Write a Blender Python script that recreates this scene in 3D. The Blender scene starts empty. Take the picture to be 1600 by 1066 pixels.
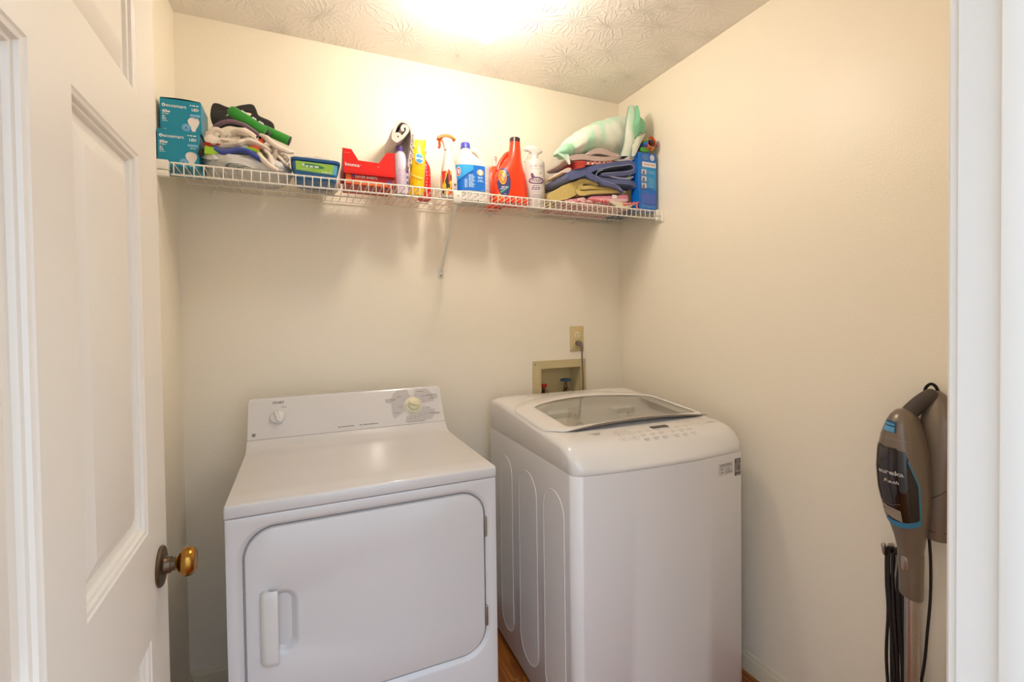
import bpy, bmesh, math, random
from math import sin, cos, pi, atan2, sqrt
from mathutils import Vector, Matrix, noise
random.seed(7)

S = bpy.context.scene
COL = S.collection

# ------------------------------------------------------------------ camera
def make_camera():
    f = 736.86
    cy = 509.2
    yaw, pitch, roll = 0.41629, 0.018239, 0.012989
    c, s = cos(yaw), sin(yaw)
    fwd = Vector((s, c, 0)); right = Vector((c, -s, 0)); down = Vector((0, 0, -1))
    f2 = fwd * cos(pitch) + down * sin(pitch)
    d2 = down * cos(pitch) - fwd * sin(pitch)
    r3 = right * cos(roll) + d2 * sin(roll)
    d3 = d2 * cos(roll) - right * sin(roll)
    cam = bpy.data.cameras.new('camera')
    cam.sensor_width = 36.0
    cam.sensor_fit = 'HORIZONTAL'
    cam.lens = f * 36.0 / 1600.0
    cam.shift_y = (cy - 533.0) / 1600.0
    cam.clip_start = 0.02
    o = bpy.data.objects.new('camera', cam)
    up = -d3; back = -f2
    m = Matrix(((r3.x, up.x, back.x, -1.51231), (r3.y, up.y, back.y, -2.02095), (r3.z, up.z, back.z, 1.34473), (0, 0, 0, 1)))
    o.matrix_world = m
    COL.objects.link(o)
    S.camera = o
make_camera()

# ------------------------------------------------------------------ world, exposure
w = bpy.data.worlds.new('world'); S.world = w; w.use_nodes = True
bg = w.node_tree.nodes['Background']
# daylight in the hall: bright and cool from the windows, dimmer and warmer towards the floor
_n = w.node_tree.nodes; _l = w.node_tree.links
_tc = _n.new('ShaderNodeTexCoord'); _sx = _n.new('ShaderNodeSeparateXYZ'); _mr = _n.new('ShaderNodeMapRange'); _rp = _n.new('ShaderNodeValToRGB')
_mr.inputs['From Min'].default_value = -0.35; _mr.inputs['From Max'].default_value = 0.9
_rp.color_ramp.elements[0].color = (0.40, 0.38, 0.36, 1); _rp.color_ramp.elements[1].color = (1.30, 1.66, 2.15, 1)
_l.new(_tc.outputs['Generated'], _sx.inputs[0]); _l.new(_sx.outputs['Z'], _mr.inputs['Value'])
_l.new(_mr.outputs[0], _rp.inputs['Fac']); _l.new(_rp.outputs['Color'], bg.inputs['Color'])
bg.inputs['Strength'].default_value = 1.85
LAMP_STRENGTH = 82.0
LAMP_COLOR = (1.0, 0.90, 0.79)
S.view_settings.view_transform = 'Standard'
S.view_settings.look = 'None'
S.view_settings.exposure = 0.0
S.view_settings.gamma = 1.0
S.view_settings.use_curve_mapping = False

# ------------------------------------------------------------------ materials
def lin(h):
    h = h.lstrip('#')
    r = []
    for i in (0, 2, 4):
        v = int(h[i:i+2], 16) / 255.0
        r.append(v / 12.92 if v <= 0.04045 else ((v + 0.055) / 1.055) ** 2.4)
    return (r[0], r[1], r[2], 1.0)

MATS = {}
def mat(name, col, rough=0.5, metal=0.0, spec=0.5, var=0.0, vscale=30.0, bump=0.0, bscale=80.0, sheen=0.0, coat=0.0, trans=0.0, alpha=1.0, sss=0.0):
    if name in MATS: return MATS[name]
    m = bpy.data.materials.new(name); m.use_nodes = True
    nt = m.node_tree; b = nt.nodes['Principled BSDF']
    c = lin(col) if isinstance(col, str) else col
    b.inputs['Base Color'].default_value = c
    b.inputs['Roughness'].default_value = rough
    b.inputs['Metallic'].default_value = metal
    b.inputs['Specular IOR Level'].default_value = spec
    if sheen: b.inputs['Sheen Weight'].default_value = sheen
    if coat: b.inputs['Coat Weight'].default_value = coat; b.inputs['Coat Roughness'].default_value = 0.08
    if trans: b.inputs['Transmission Weight'].default_value = trans
    if alpha < 1: b.inputs['Alpha'].default_value = alpha
    if sss: b.inputs['Subsurface Weight'].default_value = sss; b.inputs['Subsurface Scale'].default_value = 0.01
    tc = None
    if var or bump:
        tc = nt.nodes.new('ShaderNodeTexCoord')
    if var:
        n = nt.nodes.new('ShaderNodeTexNoise'); n.inputs['Scale'].default_value = vscale; n.inputs['Detail'].default_value = 4
        nt.links.new(tc.outputs['Object'], n.inputs['Vector'])
        mx = nt.nodes.new('ShaderNodeMix'); mx.data_type = 'RGBA'
        mx.inputs['A'].default_value = tuple(max(0, x * (1 - var)) for x in c[:3]) + (1,)
        mx.inputs['B'].default_value = tuple(min(1, x * (1 + var)) for x in c[:3]) + (1,)
        nt.links.new(n.outputs['Fac'], mx.inputs['Factor'])
        nt.links.new(mx.outputs['Result'], b.inputs['Base Color'])
    if bump:
        n2 = nt.nodes.new('ShaderNodeTexNoise'); n2.inputs['Scale'].default_value = bscale; n2.inputs['Detail'].default_value = 3
        nt.links.new(tc.outputs['Object'], n2.inputs['Vector'])
        bp = nt.nodes.new('ShaderNodeBump'); bp.inputs['Strength'].default_value = 1.0; bp.inputs['Distance'].default_value = bump
        nt.links.new(n2.outputs['Fac'], bp.inputs['Height'])
        nt.links.new(bp.outputs['Normal'], b.inputs['Normal'])
    MATS[name] = m
    return m

def blotch(name, c1, c2, scale, rough=0.8, c3=None, lo=0.42, hi=0.58, sheen=0.0, bump=0.0, stretch=(1, 1, 1)):
    """two or three colour cloth dye / print pattern"""
    m = bpy.data.materials.new(name); m.use_nodes = True
    nt = m.node_tree; b = nt.nodes['Principled BSDF']; b.inputs['Roughness'].default_value = rough
    if sheen: b.inputs['Sheen Weight'].default_value = sheen
    tc = nt.nodes.new('ShaderNodeTexCoord'); mp = nt.nodes.new('ShaderNodeMapping'); mp.inputs['Scale'].default_value = stretch
    n = nt.nodes.new('ShaderNodeTexNoise'); n.inputs['Scale'].default_value = scale; n.inputs['Detail'].default_value = 2
    r = nt.nodes.new('ShaderNodeValToRGB')
    r.color_ramp.elements[0].position = lo; r.color_ramp.elements[0].color = lin(c1)
    r.color_ramp.elements[1].position = hi; r.color_ramp.elements[1].color = lin(c2)
    if c3:
        e = r.color_ramp.elements.new(min(1, hi + 0.08)); e.color = lin(c3)
    nt.links.new(tc.outputs['Object'], mp.inputs['Vector']); nt.links.new(mp.outputs['Vector'], n.inputs['Vector'])
    nt.links.new(n.outputs['Fac'], r.inputs['Fac']); nt.links.new(r.outputs['Color'], b.inputs['Base Color'])
    if bump:
        n2 = nt.nodes.new('ShaderNodeTexNoise'); n2.inputs['Scale'].default_value = 220
        nt.links.new(tc.outputs['Object'], n2.inputs['Vector'])
        bp = nt.nodes.new('ShaderNodeBump'); bp.inputs['Distance'].default_value = bump
        nt.links.new(n2.outputs['Fac'], bp.inputs['Height']); nt.links.new(bp.outputs['Normal'], b.inputs['Normal'])
    return m

def check_mat(name, c1, c2, scale):
    m = bpy.data.materials.new(name); m.use_nodes = True
    nt = m.node_tree; b = nt.nodes['Principled BSDF']; b.inputs['Roughness'].default_value = 0.85
    tc = nt.nodes.new('ShaderNodeTexCoord'); k = nt.nodes.new('ShaderNodeTexChecker')
    k.inputs['Scale'].default_value = scale; k.inputs['Color1'].default_value = lin(c1); k.inputs['Color2'].default_value = lin(c2)
    nt.links.new(tc.outputs['Object'], k.inputs['Vector']); nt.links.new(k.outputs['Color'], b.inputs['Base Color'])
    return m

def dots_mat(name, base, dot, scale, rad=0.25):
    m = bpy.data.materials.new(name); m.use_nodes = True
    nt = m.node_tree; b = nt.nodes['Principled BSDF']; b.inputs['Roughness'].default_value = 0.4
    tc = nt.nodes.new('ShaderNodeTexCoord'); v = nt.nodes.new('ShaderNodeTexVoronoi'); v.inputs['Scale'].default_value = scale
    v.inputs['Randomness'].default_value = 0.3
    r = nt.nodes.new('ShaderNodeValToRGB'); r.color_ramp.interpolation = 'CONSTANT'
    r.color_ramp.elements[0].color = lin(dot); r.color_ramp.elements[1].color = lin(base); r.color_ramp.elements[1].position = rad
    nt.links.new(tc.outputs['Object'], v.inputs['Vector']); nt.links.new(v.outputs['Distance'], r.inputs['Fac'])
    nt.links.new(r.outputs['Color'], b.inputs['Base Color'])
    return m

def wall_mat(name, col, rough=0.38, bump=0.0006, scale=160):
    m = mat(name, col, rough=rough, spec=0.4, var=0.02, vscale=1.2, bump=bump, bscale=scale)
    return m

def ceiling_mat():
    m = bpy.data.materials.new('stomped_ceiling_paint'); m.use_nodes = True
    nt = m.node_tree; N = nt.nodes; L = nt.links
    b = N['Principled BSDF']; b.inputs['Base Color'].default_value = lin('#F4EEE4'); b.inputs['Roughness'].default_value = 0.75
    g = N.new('ShaderNodeNewGeometry')
    nz = N.new('ShaderNodeTexNoise'); nz.inputs['Scale'].default_value = 9; nz.inputs['Detail'].default_value = 3
    L.new(g.outputs['Position'], nz.inputs['Vector'])
    heights = []
    for off, sc in ((0.0, 4.6), (3.7, 4.1), (8.3, 3.7)):
        mp = N.new('ShaderNodeMapping'); mp.inputs['Location'].default_value = (off, off * 0.7, 0); mp.inputs['Scale'].default_value = (1, 1, 0)
        L.new(g.outputs['Position'], mp.inputs['Vector'])
        v = N.new('ShaderNodeTexVoronoi'); v.inputs['Scale'].default_value = sc; v.inputs['Randomness'].default_value = 0.9
        L.new(mp.outputs['Vector'], v.inputs['Vector'])
        sub = N.new('ShaderNodeVectorMath'); sub.operation = 'SUBTRACT'
        L.new(mp.outputs['Vector'], sub.inputs[0]); L.new(v.outputs['Position'], sub.inputs[1])
        ln = N.new('ShaderNodeVectorMath'); ln.operation = 'LENGTH'; L.new(sub.outputs[0], ln.inputs[0])
        gr = N.new('ShaderNodeTexGradient'); gr.gradient_type = 'RADIAL'; L.new(sub.outputs[0], gr.inputs['Vector'])
        a = N.new('ShaderNodeMath'); a.operation = 'MULTIPLY'; a.inputs[1].default_value = 2 * pi * 17
        L.new(gr.outputs['Fac'], a.inputs[0])
        nn = N.new('ShaderNodeMath'); nn.operation = 'MULTIPLY_ADD'; nn.inputs[1].default_value = 34.0
        L.new(nz.outputs['Fac'], nn.inputs[0]); L.new(a.outputs[0], nn.inputs[2])
        sn = N.new('ShaderNodeMath'); sn.operation = 'SINE'; L.new(nn.outputs[0], sn.inputs[0])
        mxx = N.new('ShaderNodeMath'); mxx.operation = 'MAXIMUM'; mxx.inputs[1].default_value = 0; L.new(sn.outputs[0], mxx.inputs[0])
        pw = N.new('ShaderNodeMath'); pw.operation = 'POWER'; pw.inputs[1].default_value = 3.5; L.new(mxx.outputs[0], pw.inputs[0])
        fo = N.new('ShaderNodeMapRange'); fo.inputs['From Min'].default_value = 0.15; fo.inputs['From Max'].default_value = 0.05
        L.new(ln.outputs['Value'], fo.inputs['Value'])
        fi = N.new('ShaderNodeMapRange'); fi.inputs['From Min'].default_value = 0.004; fi.inputs['From Max'].default_value = 0.02
        L.new(ln.outputs['Value'], fi.inputs['Value'])
        m1 = N.new('ShaderNodeMath'); m1.operation = 'MULTIPLY'; L.new(pw.outputs[0], m1.inputs[0]); L.new(fo.outputs[0], m1.inputs[1])
        m2 = N.new('ShaderNodeMath'); m2.operation = 'MULTIPLY'; L.new(m1.outputs[0], m2.inputs[0]); L.new(fi.outputs[0], m2.inputs[1])
        heights.append(m2)
    ad0 = N.new('ShaderNodeMath'); ad0.operation = 'MAXIMUM'; L.new(heights[0].outputs[0], ad0.inputs[0]); L.new(heights[1].outputs[0], ad0.inputs[1])
    ad = N.new('ShaderNodeMath'); ad.operation = 'MAXIMUM'; L.new(ad0.outputs[0], ad.inputs[0]); L.new(heights[2].outputs[0], ad.inputs[1])
    n3 = N.new('ShaderNodeTexNoise'); n3.inputs['Scale'].default_value = 70; n3.inputs['Detail'].default_value = 4
    L.new(g.outputs['Position'], n3.inputs['Vector'])
    ad2 = N.new('ShaderNodeMath'); ad2.operation = 'MULTIPLY_ADD'; ad2.inputs[1].default_value = 0.35
    L.new(n3.outputs['Fac'], ad2.inputs[0]); L.new(ad.outputs[0], ad2.inputs[2])
    bp = N.new('ShaderNodeBump'); bp.inputs['Distance'].default_value = 0.0023; bp.inputs['Strength'].default_value = 0.9
    L.new(ad2.outputs[0], bp.inputs['Height']); L.new(bp.outputs['Normal'], b.inputs['Normal'])
    return m

def wood_mat():
    m = bpy.data.materials.new('orange_oak'); m.use_nodes = True
    nt = m.node_tree; N = nt.nodes; L = nt.links
    b = N['Principled BSDF']; b.inputs['Roughness'].default_value = 0.3
    tc = N.new('ShaderNodeTexCoord'); oi = N.new('ShaderNodeObjectInfo')
    mp = N.new('ShaderNodeMapping'); mp.inputs['Scale'].default_value = (30, 2.0, 10)
    L.new(tc.outputs['Object'], mp.inputs['Vector'])
    n = N.new('ShaderNodeTexNoise'); n.noise_dimensions = '4D'; n.inputs['Scale'].default_value = 2.2; n.inputs['Detail'].default_value = 6; n.inputs['Distortion'].default_value = 0.6
    L.new(mp.outputs['Vector'], n.inputs['Vector'])
    mm = N.new('ShaderNodeMath'); mm.operation = 'MULTIPLY'; mm.inputs[1].default_value = 40; L.new(oi.outputs['Random'], mm.inputs[0]); L.new(mm.outputs[0], n.inputs['W'])
    r = N.new('ShaderNodeValToRGB')
    r.color_ramp.elements[0].position = 0.3; r.color_ramp.elements[0].color = lin('#7A3E14')
    r.color_ramp.elements[1].position = 0.7; r.color_ramp.elements[1].color = lin('#B9702E')
    L.new(n.outputs['Fac'], r.inputs['Fac'])
    L.new(r.outputs['Color'], b.inputs['Base Color'])
    return m

def glass_mat(name, tint, gloss=0.12, rough=0.02):
    m = bpy.data.materials.new(name); m.use_nodes = True
    nt = m.node_tree; N = nt.nodes; L = nt.links
    for x in list(N):
        if x.type != 'OUTPUT_MATERIAL': N.remove(x)
    out = [x for x in N if x.type == 'OUTPUT_MATERIAL'][0]
    t = N.new('ShaderNodeBsdfTransparent'); t.inputs[0].default_value = tint
    g = N.new('ShaderNodeBsdfGlossy'); g.inputs['Roughness'].default_value = rough
    fr = N.new('ShaderNodeFresnel'); fr.inputs['IOR'].default_value = 1.5
    ad = N.new('ShaderNodeMath'); ad.operation = 'ADD'; ad.inputs[1].default_value = gloss; ad.use_clamp = True
    L.new(fr.outputs[0], ad.inputs[0])
    mx = N.new('ShaderNodeMixShader'); L.new(ad.outputs[0], mx.inputs[0]); L.new(t.outputs[0], mx.inputs[1]); L.new(g.outputs[0], mx.inputs[2])
    L.new(mx.outputs[0], out.inputs['Surface'])
    return m

def emit_mat(name, col, s):
    m = bpy.data.materials.new(name); m.use_nodes = True
    nt = m.node_tree; N = nt.nodes
    b = N['Principled BSDF']; b.inputs['Emission Color'].default_value = tuple(col) + (1,); b.inputs['Emission Strength'].default_value = s
    b.inputs['Base Color'].default_value = (0.9, 0.9, 0.9, 1)
    return m

M_WALL = wall_mat('cream_wall_paint', '#F7EDD8')
M_CEIL = ceiling_mat()
M_TRIM = mat('white_trim_paint', '#EDEAE2', rough=0.35, var=0.01, vscale=3, bump=0.0002, bscale=60)
M_DOOR = mat('white_door_paint', '#F0E9DD', rough=0.35, var=0.012, vscale=4, bump=0.0003, bscale=90)
M_BASE = mat('cream_baseboard_paint', '#E6DBC0', rough=0.35, var=0.02, vscale=5)
M_WOOD = wood_mat()
M_DARK = mat('dark_gap', '#15120F', rough=0.9, var=0.1)
M_DRYER = mat('dryer_enamel', '#D9D5D2', rough=0.2, coat=0.25, var=0.006, vscale=3)
M_PLASTIC = mat('white_plastic', '#DEDAD4', rough=0.3, var=0.006, vscale=6)
M_WASHER = mat('washer_enamel', '#ECE8E4', rough=0.28, coat=0.2, var=0.008, vscale=2)
M_WTOP = mat('washer_top_plastic', '#E5E0D9', rough=0.2, coat=0.25, var=0.005, vscale=2)
M_WIRE = mat('white_vinyl_wire', '#EFE9DC', rough=0.35, var=0.01, vscale=20)
M_BRASS = mat('aged_brass', '#A87B37', rough=0.22, metal=1.0, var=0.35, vscale=60, bump=0.0003, bscale=120)
M_BRASSD = mat('tarnished_brass', '#6B5A48', rough=0.4, metal=0.9, var=0.3, vscale=50)
M_INK = mat('grey_ink', '#6D6762', rough=0.6, var=0.05)
M_INKD = mat('dark_ink', '#2A2727', rough=0.6, var=0.05)
M_INKW = mat('white_ink', '#F3F3F0', rough=0.5, var=0.01)
M_STEEL = mat('brushed_steel', '#B9B2AA', rough=0.28, metal=1.0, var=0.08, vscale=100)

# ------------------------------------------------------------------ geometry helpers (each returns (verts, faces))
def cat(*ms):
    V = []; F = []
    for v, f in ms:
        o = len(V); V += list(v); F += [tuple(i + o for i in g) for g in f]
    return V, F

def mapv(m, fn):
    return [fn(*v) for v in m[0]], m[1]

def move(m, dx=0, dy=0, dz=0):
    return [(v[0] + dx, v[1] + dy, v[2] + dz) for v in m[0]], m[1]

def flip(m):
    return m[0], [tuple(reversed(f)) for f in m[1]]

def box(x0, x1, y0, y1, z0, z1, bev=0.0, seg=2):
    bm = bmesh.new()
    vs = [bm.verts.new(p) for p in ((x0, y0, z0), (x1, y0, z0), (x1, y1, z0), (x0, y1, z0), (x0, y0, z1), (x1, y0, z1), (x1, y1, z1), (x0, y1, z1))]
    for q in ((3, 2, 1, 0), (4, 5, 6, 7), (0, 1, 5, 4), (1, 2, 6, 5), (2, 3, 7, 6), (3, 0, 4, 7)):
        bm.faces.new([vs[i] for i in q])
    if bev > 0:
        bmesh.ops.bevel(bm, geom=bm.edges[:], offset=bev, segments=seg, profile=0.5, affect='EDGES')
    bm.verts.index_update()
    V = [tuple(v.co) for v in bm.verts]; F = [tuple(v.index for v in f.verts) for f in bm.faces]
    bm.free()
    return V, F

def loft(loops, cap0=True, cap1=True):
    n = len(loops[0]); V = []; F = []
    for l in loops: V += [tuple(p) for p in l]
    for i in range(len(loops) - 1):
        for j in range(n):
            a = i * n + j; b = i * n + (j + 1) % n
            F.append((a, b, b + n, a + n))
    if cap0: F.append(tuple(reversed(range(n))))
    if cap1: F.append(tuple(range((len(loops) - 1) * n, len(loops) * n)))
    return V, F

def rrect(x0, x1, y0, y1, r, n=6):
    """counter-clockwise rounded rectangle, 4*(n+1) points"""
    out = []
    r = max(1e-5, min(r, (x1 - x0) / 2 - 1e-5, (y1 - y0) / 2 - 1e-5))
    for cx, cy, a0 in ((x1 - r, y0 + r, -pi / 2), (x1 - r, y1 - r, 0), (x0 + r, y1 - r, pi / 2), (x0 + r, y0 + r, pi)):
        for k in range(n + 1):
            a = a0 + pi / 2 * k / n
            out.append((cx + r * cos(a), cy + r * sin(a)))
    return out

def circ(cx, cy, r, n=24, ry=None, p=2.0):
    ry = r if ry is None else ry
    out = []
    for k in range(n):
        a = 2 * pi * k / n; c, s = cos(a), sin(a)
        out.append((cx + r * math.copysign(abs(c) ** (2 / p), c), cy + ry * math.copysign(abs(s) ** (2 / p), s)))
    return out

def lathe(prof, n=24, c=(0, 0, 0), axis='z'):
    loops = []
    for r, h in prof:
        l = []
        for k in range(n):
            a = 2 * pi * k / n
            x, y = r * cos(a), r * sin(a)
            if axis == 'z': l.append((c[0] + x, c[1] + y, c[2] + h))
            elif axis == 'x': l.append((c[0] + h, c[1] + x, c[2] + y))
            elif axis == '-x': l.append((c[0] - h, c[1] - x, c[2] + y))
            else: l.append((c[0] + x, c[1] - h, c[2] + y))      # '-y'
        loops.append(l)
    return loft(loops)

def smooth_path(pts, sub=6, closed=False):
    P = [Vector(p) for p in pts]; n = len(P); out = []
    rng = n if closed else n - 1
    for i in range(rng):
        if closed: p0, p1, p2, p3 = P[(i - 1) % n], P[i], P[(i + 1) % n], P[(i + 2) % n]
        else: p0, p1, p2, p3 = P[max(i - 1, 0)], P[i], P[i + 1], P[min(i + 2, n - 1)]
        for k in range(sub):
            t = k / sub
            out.append(0.5 * ((2 * p1) + (p2 - p0) * t + (2 * p0 - 5 * p1 + 4 * p2 - p3) * t * t + (-p0 + 3 * p1 - 3 * p2 + p3) * t ** 3))
    if not closed: out.append(P[-1])
    return out

def tube(path, r, n=8, closed=False, radii=None, flat=1.0, flatdir=None):
    P = [Vector(p) for p in path]; m = len(P)
    T = []
    for i in range(m):
        a = P[(i - 1) % m] if (closed or i > 0) else P[i]
        b = P[(i + 1) % m] if (closed or i < m - 1) else P[i]
        t = (b - a); T.append(t.normalized() if t.length > 1e-9 else Vector((0, 0, 1)))
    ref = Vector(flatdir) if flatdir else (Vector((0, 0, 1)) if abs(T[0].z) < 0.9 else Vector((1, 0, 0)))
    u = ref - T[0] * ref.dot(T[0]); u.normalize()
    loops = []
    for i in range(m):
        if flatdir: u = ref - T[i] * ref.dot(T[i])
        else: u = u - T[i] * u.dot(T[i])
        if u.length < 1e-6: u = T[i].orthogonal()
        u.normalize(); v = T[i].cross(u)
        rr = radii[i] if radii else r
        loops.append([tuple(P[i] + (u * cos(2 * pi * k / n) * flat + v * sin(2 * pi * k / n)) * rr) for k in range(n)])
    if closed:
        V, F = loft(loops, False, False)
        o = (m - 1) * n
        for j in range(n): F.append((o + j, o + (j + 1) % n, (j + 1) % n, j))
        return V, F
    return loft(loops)

def prism(poly, fn0, fn1):
    """polygon (a,b) list extruded between two maps"""
    n = len(poly)
    V = [fn0(*p) for p in poly] + [fn1(*p) for p in poly]
    F = [tuple(range(n)), tuple(reversed(range(n, 2 * n)))]
    for j in range(n):
        k = (j + 1) % n
        F.append((j, j + n, k + n, k))
    return V, F

def slab_outline(outer, hole, fn_front, fn_back):
    """plate with a hole: equal-count loops"""
    return None

def ribbon(path, t, y0, y1, ny=10, amp=0.003, seed=0.0, sub=6, yshift=None, fr=14.0, rnd_end=False):
    """folded cloth: thick ribbon in the x-z plane swept along y"""
    P = smooth_path([(p[0], 0, p[1]) for p in path], sub)
    m = len(P); A = []; B = []
    for i in range(m):
        a = P[max(i - 1, 0)]; b = P[min(i + 1, m - 1)]
        d = (b - a); d.normalize(); nn = Vector((-d.z, 0, d.x))
        k = min(i, m - 1 - i) / 2.0
        if isinstance(t, (list, tuple)):
            q_ = min(i / sub, len(t) - 1.0001); i0 = int(q_); tl_ = t[i0] + (t[i0 + 1] - t[i0]) * (q_ - i0)
        else: tl_ = t
        tt = tl_ / 2 * min(1.0, sqrt(max(0.05, k)) if k < 1 else 1.0)
        A.append(P[i] + nn * tt); B.append(P[i] - nn * tt)
    ring = A + B[::-1]
    n = len(ring); loops = []
    for j in range(ny + 1):
        s = j / ny; y = y0 + (y1 - y0) * s
        l = []
        for q in ring:
            d = noise.noise_vector(Vector((q.x * fr + seed, y * fr * 0.8, q.z * fr * 1.5)))
            e = 1.0
            l.append((q.x + d.x * amp * e, y + d.y * amp * 1.5 + (yshift(q.x, q.z, s) if yshift else 0), q.z + d.z * amp * e))
        loops.append(l)
    V, F = loft(loops, False, False)
    for base, rev in ((0, False), (ny * n, True)):
        for i in range(m - 1):
            q = (base + i, base + i + 1, base + n - 2 - i, base + n - 1 - i)
            F.append(q[::-1] if not rev else q)
    return V, F

def blob(c, s, seed=0.0, sub=4, amp=0.25, fr=2.2, ridged=0.0, floor=None, sq=1.0):
    bm = bmesh.new(); bmesh.ops.create_icosphere(bm, subdivisions=sub, radius=1.0)
    bm.verts.index_update(); V = []
    for v in bm.verts:
        p = v.co.copy()
        d = noise.noise(p * fr + Vector((seed, seed * 1.7, 0)))
        d2 = noise.noise(p * fr * 2.6 + Vector((seed * 2, 3, seed)))
        rg = (1 - abs(noise.noise(p * fr * 1.7 + Vector((seed, 9, 2)))) * 2.2)
        k = 1 + amp * d + amp * 0.5 * d2 + ridged * (rg ** 3 if rg > 0 else 0)
        q = Vector([math.copysign(abs(a) ** sq, a) for a in p]) * k
        x, y, z = c[0] + q.x * s[0], c[1] + q.y * s[1], c[2] + q.z * s[2]
        if floor is not None and z < floor: z = floor + (z - floor) * 0.02
        V.append((x, y, z))
    F = [tuple(v.index for v in f.verts) for f in bm.faces]
    bm.free()
    return V, F

def text2d(s, size, align='CENTER', extr=0.0, bold=0.0, shear=0.0, wid=1.0):
    cu = bpy.data.curves.new('t', 'FONT'); cu.body = s; cu.size = size; cu.align_x = align; cu.align_y = 'CENTER'
    cu.offset = bold; cu.shear = shear; cu.resolution_u = 3
    o = bpy.data.objects.new('t', cu)
    me = bpy.data.meshes.new_from_object(o)
    V = [(v.co.x * wid, v.co.y) for v in me.vertices]; F = [tuple(p.vertices) for p in me.polygons]
    bpy.data.objects.remove(o); bpy.data.curves.remove(cu); bpy.data.meshes.remove(me)
    return V, F

def flat(V2F, fn):
    return [fn(*p) for p in V2F[0]], V2F[1]

def bars(lst):
    """small print drawn as thin strokes: list of (a0,a1,b,h)"""
    V = []; F = []
    for a0, a1, b, h in lst:
        x = a0; rnd = random.Random(int(a0 * 1e5) + int(b * 1e5))
        while x < a1 - 1e-5:
            l = min(a1 - x, rnd.uniform(1.2, 3.6) * h)
            o = len(V); V += [(x, b - h / 2), (x + l, b - h / 2), (x + l, b + h / 2), (x, b + h / 2)]; F.append((o, o + 1, o + 2, o + 3))
            x += l + h * 0.7
    return V, F

def rect2(a0, a1, b0, b1, na=1, nb=1):
    V = []; F = []
    for j in range(nb + 1):
        for i in range(na + 1): V.append((a0 + (a1 - a0) * i / na, b0 + (b1 - b0) * j / nb))
    for j in range(nb):
        for i in range(na):
            o = j * (na + 1) + i; F.append((o, o + 1, o + na + 2, o + na + 1))
    return V, F

def poly2(pts): return list(pts), [tuple(range(len(pts)))]

def disc2(cx, cy, rx, ry=None, n=24):
    return poly2([(cx + rx * cos(2 * pi * k / n), cy + (ry or rx) * sin(2 * pi * k / n)) for k in range(n)])

def grid_disc2(cx, cy, rx, ry, n=20, rings=4):
    V = [(cx, cy)]; F = []
    for r in range(1, rings + 1):
        for k in range(n):
            a = 2 * pi * k / n; V.append((cx + rx * r / rings * cos(a), cy + ry * r / rings * sin(a)))
    for k in range(n): F.append((0, 1 + k, 1 + (k + 1) % n))
    for r in range(1, rings):
        for k in range(n):
            a = 1 + (r - 1) * n; b = a + n
            F.append((a + k, b + k, b + (k + 1) % n, a + (k + 1) % n))
    return V, F

def ring2(cx, cy, rx0, ry0, rx1, ry1, n=24, a0=0, a1=2 * pi):
    V = []; F = []
    for k in range(n + 1):
        a = a0 + (a1 - a0) * k / n
        V += [(cx + rx0 * cos(a), cy + ry0 * sin(a)), (cx + rx1 * cos(a), cy + ry1 * sin(a))]
    for k in range(n): F.append((2 * k, 2 * k + 1, 2 * k + 3, 2 * k + 2))
    return V, F

# ------------------------------------------------------------------ objects
def mesh(name, vf, m, parent=None, loc=(0, 0, 0), smooth=True, sharp=38, fixn=True):
    me = bpy.data.meshes.new(name)
    me.from_pydata([(v[0] - loc[0], v[1] - loc[1], v[2] - loc[2]) for v in vf[0]], [], vf[1])
    me.update()
    if fixn:
        bm = bmesh.new(); bm.from_mesh(me); bmesh.ops.recalc_face_normals(bm, faces=bm.faces[:]); bm.to_mesh(me); bm.free()
    if smooth:
        me.polygons.foreach_set('use_smooth', [True] * len(me.polygons))
        me.set_sharp_from_angle(angle=math.radians(sharp))
    mlist = m if isinstance(m, (list, tuple)) else [m]
    for x in mlist: me.materials.append(x)
    o = bpy.data.objects.new(name, me); COL.objects.link(o)
    if parent is not None:
        o.parent = parent
        if parent.parent is not None or parent.type == 'MESH': pass
    else:
        o.location = loc
    return o

class Thing:
    """Empty at the base of a thing; parts are given in its local frame (world=True: in world coordinates)"""
    def __init__(s, name, label, category, loc=(0, 0, 0), rot=0.0, group=None, kind=None):
        s.o = bpy.data.objects.new(name, None); s.o.empty_display_size = 0.05
        COL.objects.link(s.o); s.o.location = loc; s.o.rotation_euler = (0, 0, rot); s.loc = loc; s.rot = rot
        if kind: s.o['kind'] = kind
        if label: s.o['label'] = label
        if category: s.o['category'] = category
        if group: s.o['group'] = group
    def part(s, name, vf, m, label=None, of=None, local=False, **k):
        if not local: vf = ([(v[0] - s.loc[0], v[1] - s.loc[1], v[2] - s.loc[2]) for v in vf[0]], vf[1])
        o = mesh(name, vf, m, parent=of if of is not None else s.o, **k)
        if label: o['label'] = label
        if any(k_ in name for k_ in ('print', 'marks', 'symbols', 'lines', 'dial_field', 'swoosh', 'fringe')): o['kind'] = 'stuff'
        return o

def single(name, vf, m, label, category, loc=None, group=None, kind=None, **k):
    xs = [v[0] for v in vf[0]]; ys = [v[1] for v in vf[0]]; zs = [v[2] for v in vf[0]]
    loc = loc or ((min(xs) + max(xs)) / 2, (min(ys) + max(ys)) / 2, min(zs))
    o = mesh(name, vf, m, loc=loc, **k)
    o['label'] = label; o['category'] = category
    if group: o['group'] = group
    if kind: o['kind'] = kind
    return o

def struct(name, vf, m, parent=None, **k):
    o = mesh(name, vf, m, parent=parent, **k); o['kind'] = 'structure'
    return o

# ================================================================== THE ROOM
W = 1.9132; H = 2.44; YF = -1.743; YH = -1.86
JX0, JX1, DH = -1.768, -0.850, 2.05           # door opening
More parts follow.
